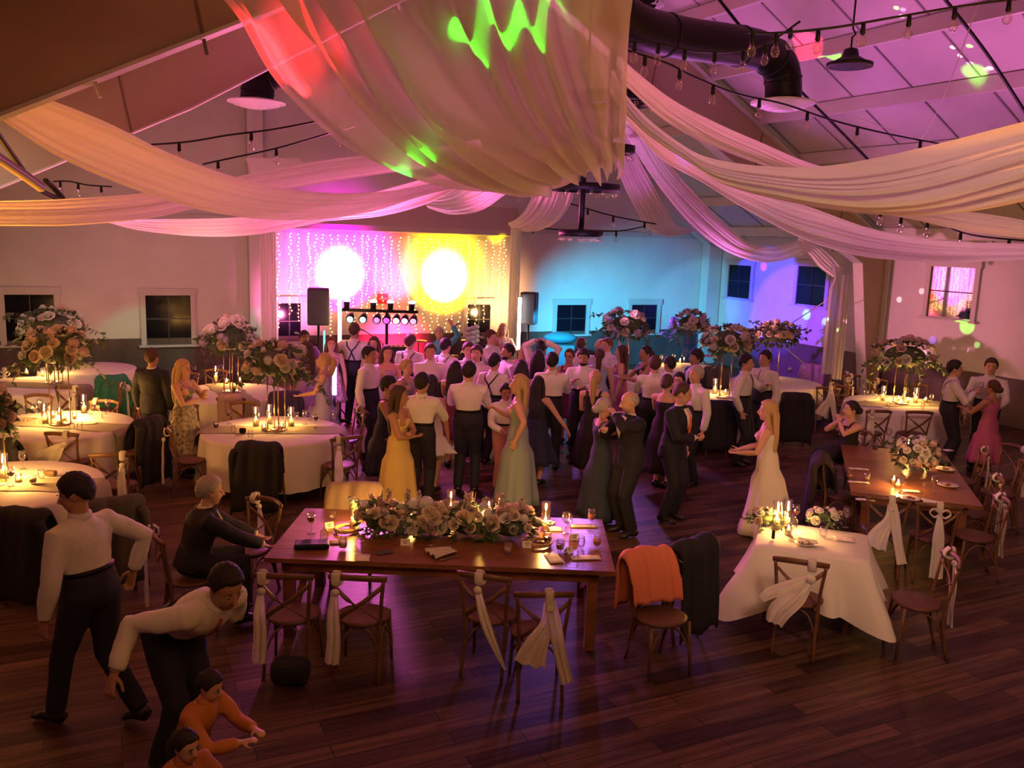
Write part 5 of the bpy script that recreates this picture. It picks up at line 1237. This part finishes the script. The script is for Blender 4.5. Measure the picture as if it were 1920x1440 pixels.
floral=mat('floral_dress',(.3,.27,.2),.8,var=.75,vscale=22); orange=mat('orange_tie',(.8,.18,.03),.6); lilact=mat('lilac_tie',(.3,.25,.4),.6); teals=fab('cyan_lit_shirt',(.1,.45,.55)); viol=fab('violet_lit_shirt',(.2,.06,.5)); multi=mat('multicolour_top',(.5,.3,.4),.7,var=.6,vscale=20)  # cyan and violet shirts carry the coloured stage light in their base colour
p_=person
# foreground
p_('person walking left in a white shirt and dark trousers at the left foreground',127,890,1.86,-112,'shirt',('short','dark'),1,arms=('side','down'),lean=8,stride=.15,vox=.007,head=(30,14))
p_('stooping person in a white shirt and red tie in the bottom left foreground',433,1068,1.85,58,'tie',('short','dark'),1,arms=('out','fwdlow'),lean=58,kneel=.97,extra=(trou,mat('red_tie',(.35,.03,.03),.6)),vox=.007,head=(-10,-5))
p_('dark haired child in orange reaching right below the stooping person',402,1262,1.15,75,'shirt',('short','dark'),0,arms=('fwd','fwd'),lean=25,col=fab('orange_shirt',(.55,.2,.05)),vox=.007,head=(0,5))
p_('second dark haired child in the bottom left corner of the foreground group',352,1372,1.1,60,'shirt',('short','dark'),0,arms=('fwd','fwd'),lean=18,col=fab('rust_shirt',(.4,.13,.04)),vox=.008)
def seat_on(ch,t,back=.02):
    q=Matrix.Rotation(ch.rotation_euler[2],3,'Z'); o=q@V((0,-back,0)); t.location=(ch.location.x+o.x,ch.location.y+o.y,0); t.rotation_euler=ch.rotation_euler
seatL.rotation_euler=(0,0,R(118)); seatL.location=(P(362,1020,.88).x+.1,P(362,1020,.88).y+.05,0)
t=p_('seated grey haired person in a dark suit at the left end of the front table',398,893,1.76,118,'suit',('short','grey'),0,arms=('table','table'),lean=16,seat=True,vox=.008,extra=('glasses',) if False else ())
seat_off=t.location.copy(); q_=Matrix.Rotation(R(118),3,'Z'); o_=q_@V((0,.02,0)); seatL.location=(seat_off.x+o_.x,seat_off.y+o_.y,0)
t=p_('seated person in a black dress raising hands to the face at the right table',1597,752,1.68,-70,'straps',('bun','dark'),0,True,arms=('chin','chin'),seat=True,col=blk,vox=.009,head=(-20,0))
q_=Matrix.Rotation(R(-70),3,'Z'); seatR.rotation_euler=(0,0,R(-70)); seatR.location=(t.location.x+(q_@V((0,.02,0))).x,t.location.y+(q_@V((0,.02,0))).y,0)
MB()
# left middle
p_('person in a patterned strapless dress holding a clutch beside the left tables',319,676,1.7,72,'dress',('long','blonde'),0,True,arms=('cross','drink'),col=floral,hem=.2,extra=('thin',),vox=.009)
p_('person in a dark suit walking away behind the patterned dress',285,653,1.78,170,'suit',('short','brown'),1,stride=.06)
p_('blonde person in a lavender blue dress looking up left by the violet light tube',610,662,1.68,-82,'straps',('pony','blonde'),0,True,arms=('down','fwdlow'),col=lav,hem=.25,head=(0,-15))
p_('tall person in a white shirt and crossed suspenders, back turned, before the stage',662,606,1.9,172,'susp',('short','brown'),0,arms=('cross','side'))
p_('person in a white shirt facing right in front of the tall suspenders wearer',681,652,1.82,70,'shirt',('short','dark'),1,arms=('down','down'),vox=.01)
p_('long haired person in a strapless lilac dress facing out left of the stage lights',726,648,1.72,25,'dress',('long','brown'),0,True,arms=('fold','fold'),col=fab('lilac_dress',(.45,.36,.5)),hem=.2)
p_('blonde person with an updo behind the person in the yellow dress',764,673,1.66,60,'straps',('bun','blonde'),0,True,col=fab('dusty_dress',(.3,.3,.35)))
p_('curly haired person in a navy dress hugging the person in yellow',731,707,1.66,75,'straps',('curly','dark'),1,True,arms=('cross','hold'),col=navy,lean=6,hem=.2)
p_('long haired person in a yellow satin dress with folded arms',755,722,1.68,60,'dress',('long','brown'),1,True,arms=('fold','cross'),col=yel,outfit_=None,hem=.08,extra=('thin',),vox=.009,head=(20,0)) if False else p_('long haired person in a yellow satin dress with folded arms',755,722,1.68,70,'gown',('long','brown'),1,True,arms=('fold','cross'),col=yel,hem=.05,extra=('thin',),vox=.009,head=(20,0))
p_('dark haired person in a loose white shirt, back turned, right of the yellow dress',795,696,1.8,165,'shirt',('short','dark'),1,arms=('fwd','down'),lean=3,vox=.01)
p_('person with long black hair in a short pale dress behind the loose white shirt',821,706,1.66,160,'straps',('long','dark'),1,True,col=wshort,hem=.36,extra=('wide',))
p_('person with dark long hair in a maroon dress, back turned',858,677,1.66,170,'straps',('long','dark'),0,True,arms=('fwd','fwd'),col=maroon)
p_('person in an open white shirt facing the camera near the red lit wall',817,644,1.8,8,'shirt',('short','brown'),0,arms=('cross','down'))
p_('person in suspenders half hidden behind the open shirt wearer',827,633,1.8,150,'susp',('short','dark'),0)
p_('person in suspenders with back turned just left of the red wall glow',779,627,1.83,160,'susp',('short','brown'),0)
p_('cyan lit drummer at the back of the stage',824,614,1.75,20,'shirt',('short','grey'),0,arms=('fwd','up'),col=teals)
p_('person in a violet lit shirt under the left loudspeaker',581,618,1.74,30,'shirt',('short','dark'),2,arms=('fwd','fwd'),col=viol)
p_('person with reddish hair behind the left speaker stand',621,632,1.68,20,'straps',('long','red'),0,True,arms=('fwd','down'),col=multi)
p_('person partly hidden behind the tall suspenders wearer',690,630,1.68,-10,'straps',('long','brown'),0,True,col=pinkd)
p_('person in a purple gown standing behind the cream rose centrepiece',556,643,1.7,-150,'gown',('long','brown'),0,True,col=purp)
p_('person with a stubbled face in a pink lit shirt at centre back',893,648,1.82,-12,'shirt',('short','brown'),0,arms=('fold','down'))
p_('person peeking behind the stubbled person at centre back',880,642,1.82,15,'shirt',('short','brown'),0)
p_('person in a cream shirt, back turned, at the centre of the dance floor',878,681,1.86,178,'shirt',('short','dark'),0,arms=('fwd','fwd'),vox=.01)
p_('profile person in a white shirt looking right in front of the dark stage window',929,621,1.85,60,'shirt',('short','brown'),0,arms=('fwd','fwd'))
p_('singer in a multicoloured top beside the white light tube',944,607,1.72,15,'straps',('long','blonde'),0,True,arms=('drink','drink'),col=multi)
p_('bearded person holding a drink behind the suspenders at centre',941,645,1.8,-60,'shirt',('short','dark'),1,arms=('drink','down'),extra=(trou,'beard'),drink=('t0',None))
p_('person in thin suspenders seen from behind above the child in pink trousers',929,662,1.78,150,'susp',('short','dark'),0)
p_('person with straight green lit blonde hair, back turned, right of centre',987,643,1.7,178,'straps',('long','blonde'),0,True,col=pinkd)
p_('person with smooth dark hair, back turned, left of the blonde in sage',974,676,1.64,175,'straps',('long','dark'),0,True,col=maroon)
p_('person with very long black hair and bare shoulders at the centre right',1009,656,1.7,172,'dress',('long','dark'),0,True,col=navy)
p_('person in a white shirt stretching both arms to the head below the right loudspeaker',1036,640,1.8,150,'shirt',('cap','dark'),1,arms=('head','head'),lean=12)
p_('broad person in a white shirt with short dark hair, back turned, right of centre',1036,661,1.84,175,'shirt',('short','dark'),0,arms=('fwd','fwd'),vox=.01)
p_('blonde person in a sage satin gown facing left in the centre foreground of dancers',975,703,1.8,-95,'gown',('long','blonde'),0,True,arms=('drink','side'),col=sage,hem=.04,extra=('thin',),vox=.009,head=(0,-5))
p_('child in a white shirt and pink trousers looking down between dancers',934,719,1.55,15,'shirt',('short','dark'),1,arms=('fwdlow','fwdlow'),extra=(pinkt,),head=(0,12))
p_('person with long dark hair in a navy dress behind the sage gown',1010,706,1.6,150,'straps',('long','dark'),0,True,arms=('out','down'),col=navy,hem=.22,extra=('wide',))
p_('person in glasses with brown hair left of the capped person',1074,652,1.68,-20,'straps',('bun','brown'),0,True,arms=('drink','fwd'),col=maroon,extra=('glasses',))
p_('person in a dark cap and open white shirt facing out at right of centre',1094,655,1.82,-15,'shirt',('short','dark'),1,arms=('drink','fwd'),extra=(trou,'beard'),head=(0,15),vox=.01)
p_('person wearing a pale cap at the back right of the dancers',1097,633,1.75,160,'shirt',('cap','brown'),0)
p_('blonde ponytail person in a low backed black dress, back turned',1117,695,1.68,165,'straps',('pony','blonde'),0,True,arms=('hold','fold'),col=blk,hem=.15,vox=.009)
p_('reddish haired person near the violet lit guests',1145,636,1.76,-60,'shirt',('short','red'),0)
p_('violet lit fair haired person at the back right',1128,639,1.68,40,'straps',('bun','blonde'),0,True,col=lav)
p_('brown ponytail person in a light blue dress, back turned',1149,655,1.68,170,'straps',('pony','brown'),0,True,col=blu)
p_('person half hidden behind the brown ponytail',1160,646,1.7,-100,'straps',('long','brown'),0,True,col=pinkd)
p_('person in a black choker dress holding a lit cup at the right of the dancers',1193,647,1.76,-75,'straps',('bun','dark'),1,True,arms=('fwd','fwd'),col=blk,hem=.25)
p_('balding person in a dark suit dancing with the white haired partner',1172,730,1.8,-62,'suit',('bald','grey'),0,arms=('hold','neck'),lean=5,vox=.008,head=(-15,8))
p_('white haired person with an updo in a dark dress dancing with the balding person',1139,750,1.62,110,'straps',('bun','grey'),0,True,arms=('neck','hold'),col=fab('slate_dress',(.03,.045,.07)),hem=.06,vox=.008,head=(0,0))
p_('person in a pale shirt, back turned, left of the bare shouldered guest',1236,665,1.82,172,'shirt',('short','brown'),0,arms=('fwd','fwd'))
p_('dark haired person behind the pale shirt at right',1252,671,1.72,-150,'shirt',('short','dark'),1)
p_('person with a brown bun and bare shoulders left of the orange tie',1255,702,1.68,150,'dress',('bun','brown'),0,True,arms=('hip','fwd'),col=blk,hem=.15,vox=.01)
p_('person in a dark suit with a long orange tie looking down to the right',1289,720,1.83,48,'suit',('thin','brown'),0,arms=('fold','pocket'),lean=8,extra=(orange,),vox=.008,head=(30,15))
p_('white haired person in a white shirt behind the orange tie wearer',1302,685,1.8,-60,'shirt',('short','grey'),0,arms=('down','down'),vox=.01)
p_('person in a dark suit with wavy dark hair near the back right tables',1302,653,1.8,-70,'suit',('curly','dark'),1)
p_('small person with glasses between the bun and the white haired guest',1272,698,1.62,-30,'straps',('short','dark'),0,True,col=blk,extra=('glasses',))
p_('person in a white shirt and dark tie facing right to the pale tie wearer',1404,662,1.83,60,'tie',('short','dark'),0,arms=('pocket','hold'),extra=(trou,susp),vox=.01)
p_('person in a white shirt and pale tie facing left to the dark tie wearer',1433,660,1.83,-55,'tie',('short','dark'),0,arms=('hold','down'),extra=(trou,lilact),vox=.01)
p_('blonde person in a strapless ivory wedding gown with train walking left',1440,751,1.7,-110,'gown',('long','blonde'),0,True,arms=('fwdlow','fwdlow'),col=ivory,hem=.012,extra=('train',),vox=.008,lean=4)
p_('person in suspenders facing right with a drink before the right wall',1798,676,1.84,75,'susp',('short','dark'),0,arms=('drink','drink'),vox=.009,drink=('w0',None))
p_('person in a white shirt facing left by the right wall',1858,672,1.88,-25,'shirt',('short','brown'),0,arms=('down','fwdlow'),vox=.009)
p_('person in a pink dress holding a glass in front of the right wall guests',1860,712,1.62,-150,'straps',('bun','brown'),1,True,arms=('fwd','fwd'),col=pinkd,vox=.009,hem=.2,drink=(None,'ta'))
p_('person in a dark jacket sitting at the far left back table',228,690,1.7,150,'suit',('short','dark'),1,seat=True) if False else None
# small clearances so that neighbours do not touch
for n_,o_ in {'person.031': (0.093, 0.037), 'person.009': (0.017, 0.039), 'person.010': (0.066, 0.21), 'person.015': (-0.005, -0.125), 'person.018': (-0.081, -0.058), 'person.019': (0.089, -0.046), 'person.020': (-0.089, 0.046), 'person.022': (-0.047, -0.207), 'person.026': (0.006, 0.024), 'person.027': (-0.012, 0.021), 'person.028': (0.004, 0.169), 'person.029': (-0.078, 0.134), 'person.032': (-0.007, -0.033), 'person.036': (-0.172, -0.01), 'person.039': (0.116, -0.043), 'person.043': (-0.066, -0.04), 'person.045': (-0.042, 0.165), 'person.052': (-0.08, -0.141), 'person.053': (0.066, 0.189), 'person.056': (0.026, -0.014), 'person.059': (-0.074, -0.186), 'person.060': (0.074, 0.186), 'person.062': (-0.03, 0.025), 'person.063': (0.033, 0.023), 'draped_shawl': (0.009, -0.271), 'cross_back_chair': (0.009, -0.271), 'draped_jacket': (0.156, 0.215), 'cross_back_chair.008': (0.156, 0.215), 'draped_jacket.001': (0.068, -0.394), 'cross_back_chair.011': (0.068, -0.394), 'draped_shawl.002': (0.138, -0.376), 'cross_back_chair.017': (0.138, -0.376), 'draped_jacket.002': (0.213, -0.338), 'cross_back_chair.018': (0.213, -0.338), 'draped_jacket.003': (0.339, -0.213), 'cross_back_chair.022': (0.339, -0.213), 'draped_jacket.004': (-0.043, -0.185), 'cross_back_chair.024': (-0.043, -0.185), 'draped_jacket.005': (0.049, 0.009), 'cross_back_chair.026': (0.049, 0.009), 'draped_jacket.008': (-0.05, -0.001), 'cross_back_chair.041': (-0.05, -0.001), 'draped_jacket.010': (-0.069, -0.394), 'cross_back_chair.053': (-0.069, -0.394), 'draped_jacket.011': (-0.021, 0.072), 'cross_back_chair.054': (-0.021, 0.072), 'draped_jacket.012': (-0.175, -0.36), 'cross_back_chair.056': (-0.175, -0.36), 'person.006': (0.135, 0.118), 'person.014': (-0.021, -0.098), 'person.016': (-0.094, 0.096), 'person.017': (-0.03, -0.03), 'person.024': (0.128, -0.119), 'person.025': (0.124, 0.182), 'person.033': (-0.004, 0.043), 'person.034': (0.031, 0.039), 'person.041': (-0.066, -0.21), 'person.046': (0.026, 0.218), 'person.047': (-0.219, 0.022), 'person.048': (0.037, -0.102), 'person.049': (0.151, -0.104), 'person.050': (0.017, -0.124), 'person.051': (-0.017, 0.124), 'person.054': (-0.023, -0.011), 'person.057': (-0.013, -0.22), 'person.058': (0.011, -0.023), 'person.064': (-0.003, -0.048), 'cross_back_chair.005': (0.256, -0.307), 'cross_back_chair.006': (0.031, 0.121), 'cross_back_chair.012': (0.084, -0.054), 'cross_back_chair.013': (-0.338, -0.214), 'cross_back_chair.014': (-0.191, 0.179), 'cross_back_chair.015': (0.329, 0.227), 'cross_back_chair.016': (-0.198, 0.348), 'cross_back_chair.019': (-0.159, -0.109), 'cross_back_chair.020': (0.034, 0.23), 'cross_back_chair.021': (0.072, 0.102), 'cross_back_chair.025': (0.354, -0.186), 'cross_back_chair.027': (-0.27, 0.295), 'cross_back_chair.028': (0.071, 0.394), 'cross_back_chair.032': (-0.171, -0.305), 'cross_back_chair.033': (0.257, -0.199), 'cross_back_chair.034': (-0.023, 0.01), 'cross_back_chair.035': (-0.075, -0.155), 'cross_back_chair.036': (0.154, -0.362), 'cross_back_chair.037': (0.017, -0.019), 'cross_back_chair.044': (-0.042, -0.17), 'cross_back_chair.045': (0.025, -0.071), 'cross_back_chair.047': (0.021, -0.072), 'cross_back_chair.048': (0.175, 0.182), 'cross_back_chair.049': (-0.094, 0.083), 'cross_back_chair.050': (-0.025, 0.071), 'cross_back_chair.051': (0.09, -0.313), 'cross_back_chair.055': (-0.111, -0.179)}.items():
    b_=bpy.data.objects.get(n_)
    if b_: b_.location.x+=o_[0]; b_.location.y+=o_[1]
# ---------------------------------------------------------------- lamps of the party, plus added fills
w=bpy.data.worlds.new('night'); bpy.context.scene.world=w; w.use_nodes=True; bg=w.node_tree.nodes['Background']; bg.inputs[0].default_value=(.25,.12,.1,1); bg.inputs[1].default_value=.02
bpy.context.scene.view_settings.exposure=.75
def spot(name,src,u,v,col,e,size,blend=.3,wall=None,r=.05,dep=None):
    tgt=WB(u,v) if wall=='B' else WR(u,v) if wall=='R' else P(u,v,0) if wall=='F' else D(u,v,dep)
    return light(name,'SPOT',src,col,e,r,size=size,blend=blend,to=tgt)
S=D(712,575,16.6)
# warm house lamps near the balcony
light('house_warm','AREA',(-5,-1.0,4.4),(1,.42,.08),38,2.0,to=(-5,9,6.5))
light('house_warm','AREA',(5,0,4.4),(1,.42,.08),42,2.0,to=(5,9,5.5))
light('amber_uplight','SPOT',(-7.0,9.5,1.2),(1,.33,.02),1200,.3,size=100,blend=1,to=(-5.2,8.5,7))
light('amber_uplight','SPOT',(6.8,5.2,1.2),(1,.33,.02),1000,.3,size=90,blend=1,to=(4.5,6.5,6))
light('canopy_up','SPOT',(0.2,5.2,.9),(1,.34,.14),36,.2,size=70,blend=1,to=(-.5,6,6))
# magenta wash from the stage fixtures over roof and drapes (aimed upward)
def up_spot(x,y,z,c,e,size,to): return light('stage_wash','SPOT',(x,y,z),c,e,.35,size=size,blend=1,to=to)
up_spot(S.x,S.y-.4,3.1,(1,.13,.45),1300,130,(0,9,8.5))
up_spot(-6.2,14.6,1.9,(1,.18,.45),520,110,(-6.5,14,8))
up_spot(3.8,17.5,1.9,(.8,.16,.75),650,110,(5.5,12,8.5))
up_spot(6.8,13.0,1.9,(.9,.2,.6),500,110,(6.5,10,8))
up_spot(-1.5,18.5,2.4,(1,.22,.6),700,100,(-2,17,7))
up_spot(1.0,11.0,2.3,(.9,.3,1),160,110,(1.0,13,6))
# rim light on the crowd from the stage
light('crowd_back','SPOT',(S.x,S.y-.8,3.0),(1,.15,.7),950,.4,size=75,blend=1,to=(-.2,12.5,1.1))
light('crowd_back','SPOT',(1.6,18.4,3.0),(.5,.2,1),460,.4,size=70,blend=1,to=(1.8,13,1.0))
light('garland_fill','SPOT',(.2,1.5,5.4),(1,.5,.22),170,.4,size=26,blend=1,to=(c1.x,c1.y,.9))  # added fill to brighten the garland flowers, not a room lamp
# front fill added to brighten the crowd
light('crowd_fill','SPOT',(-1.5,1.0,5.6),(1,.58,.4),800,.6,size=62,blend=1,to=(-.5,13,1.0))
light('crowd_fill','SPOT',(2.5,1.0,5.6),(1,.55,.36),640,.6,size=62,blend=1,to=(3.5,13,1.2))
light('floor_warm','SPOT',(0,.6,5.6),(1,.42,.14),200,1.0,size=120,blend=1,to=(0,6.5,0))
light('wall_grey','SPOT',(-7,9,3.6),(.95,.82,.7),170,.8,size=70,blend=1,to=WB(120,500))
light('wall_pink','SPOT',(-4.5,12,3.2),(1,.3,.35),260,.5,size=70,blend=1,to=WB(430,520))
# stage wall colours
for (u,v,c,e,sz,off) in ((638,518,(1,.1,1),8000,50,1.3),(630,500,(1,.0,.8),1500,96,1.3),(833,523,(1,.78,.1),9000,50,1.4),(833,520,(1,.68,0),1500,80,1.4),(740,520,(1,.01,.03),2600,66,1.2),(735,655,(1,.02,.1),1300,80,1.4),(545,560,(1,.16,.45),260,90,1.4),(930,560,(1,.5,.2),260,80,1.5),(930,436,(1,.7,.0),90,40,.8)):
    tgt=WB(u,v); src=tgt+nB*off; src.z=max(.6,tgt.z-.5)
    light('stage_par','SPOT',src,c,e,.06,size=sz,blend=1,to=tgt)
# cyan / blue wash to the back right and right side wall
A=D(1012,590,17.8); A2=D(1010,575,17.5)
spot('cyan_beam',A,1150,650,(.02,.6,1),2600,58,1,'B')
spot('blue_beam',A2,1440,570,(.03,.05,1),6000,20,.2,'R',.03)
spot('violet_beam',A2,1490,610,(.2,.03,1),3600,22,.25,'R',.03)
spot('cyan_beam',A2,1330,560,(.1,.6,1),700,16,.5,'R',.03)
spot('pink_beam',D(1010,560,16.5),1760,580,(1,.28,.5),1100,34,.9,'R')
G=D(1012,560,17.2)
for (n,u,v,c,e,sz,bl) in (('green_spot',1512,590,(.2,1,.05),2500,1.9,.3),('green_spot',1548,605,(.3,1,.05),2000,1.8,.4),('green_spot',1813,612,(.2,1,.05),3200,2.2,.3),('violet_dot',1749,638,(.2,.1,1),1800,1.2,.2),('magenta_dot',1432,500,(1,.05,.6),2200,1.6,.3)):
    spot(n,G,u,v,c,e,sz,bl,'R',.02)
# patches thrown on the canopy and the roof
spot('red_gobo',(-2.5,4,2.4),540,75,(1,.02,.03),3200,13,.1,None,.02,5.6)
spot('green_gobo',(-.2,4.5,2.3),905,40,(.05,1,.02),1100,9,.1,None,.02,5.4)
spot('green_gobo',(.6,4.5,2.3),1000,30,(.05,1,.02),900,8,.1,None,.02,5.4)
spot('green_gobo',(-.8,4.5,2.3),800,245,(.05,1,.02),1000,5,.2,None,.02,6.4)
spot('green_gobo',(-.8,5,2.3),745,290,(.05,1,.08),1000,6,.3,None,.02,6.6)
spot('red_roof',(2.2,13,2.4),1545,35,(1,.04,.12),2200,6.5,.4,None,.02,16)
spot('green_roof',(2.2,13,2.4),1600,38,(.2,1,.04),2400,3.4,.3,None,.02,16)
spot('green_roof',(5.5,12,2.4),1820,165,(.2,1,.04),1500,5.5,.8,None,.02,14)
spot('red_dot',(0,8,2.0),615,403,(1,.03,.05),900,4,.4,None,.02,8.1)
spot('green_dot',(0.9,13,2.0),1213,283,(.2,1,.1),500,3.5,.6,None,.02,11.5)
spot('blue_dot',(0.9,13,2.0),1280,300,(.2,.1,1),500,4,.5,None,.02,10)
spot('green_dot',(-3,12,2.0),235,356,(.2,1,.1),400,2.6,.6,None,.02,17)
# green tinted left back tables
spot('green_wash',(-4.5,16.2,2.7),205,700,(.03,1,.45),130,26,.5,'F',.03)
spot('green_wash',(-4.5,16.2,2.7),110,610,(.03,1,.45),120,14,.5,None,.03,15.5)
spot('green_wash',(-3.0,17,2.7),385,680,(.03,1,.7),110,16,.5,'F',.03)
# coloured floor streaks: narrow spots added in place of floor reflections
for (u,v,c,e,sz) in ((1400,870,(.4,.6,1),260,4),(1440,885,(1,.1,.3),260,4),(850,910,(.2,.7,1),700,5),(925,960,(.1,.6,1),500,4),(880,900,(.8,.1,1),500,4),(1030,940,(.7,.1,1),700,5),(1010,925,(.8,.1,1),500,3.5),(690,905,(.6,.1,1),500,5),(600,930,(.5,.1,1),300,7)):
    spot('floor_reflection_spot',D(740,575,16.4),u,v,c,e,sz,.6,'F',.02)
# disco dots
rr=random.Random(9)
for k in range(18):
    u,v=(rr.uniform(1560,1910),rr.uniform(60,280)) if k<9 else (rr.uniform(1660,1915),rr.uniform(505,700))
    c=[(1,1,1),(.4,1,.3),(1,.3,.5),(1,.8,.9)][k%4]
    spot('disco_dot',V((2.6,14.5,2.9)),u,v,c,1500,.32,.2,None if k<9 else "R",.005,14 if k<9 else None)
for m_ in bpy.data.materials:
    if m_.name.startswith(('fairy','par_lens','head_lens','candle_flame')): m_.cycles.emission_sampling='NONE'
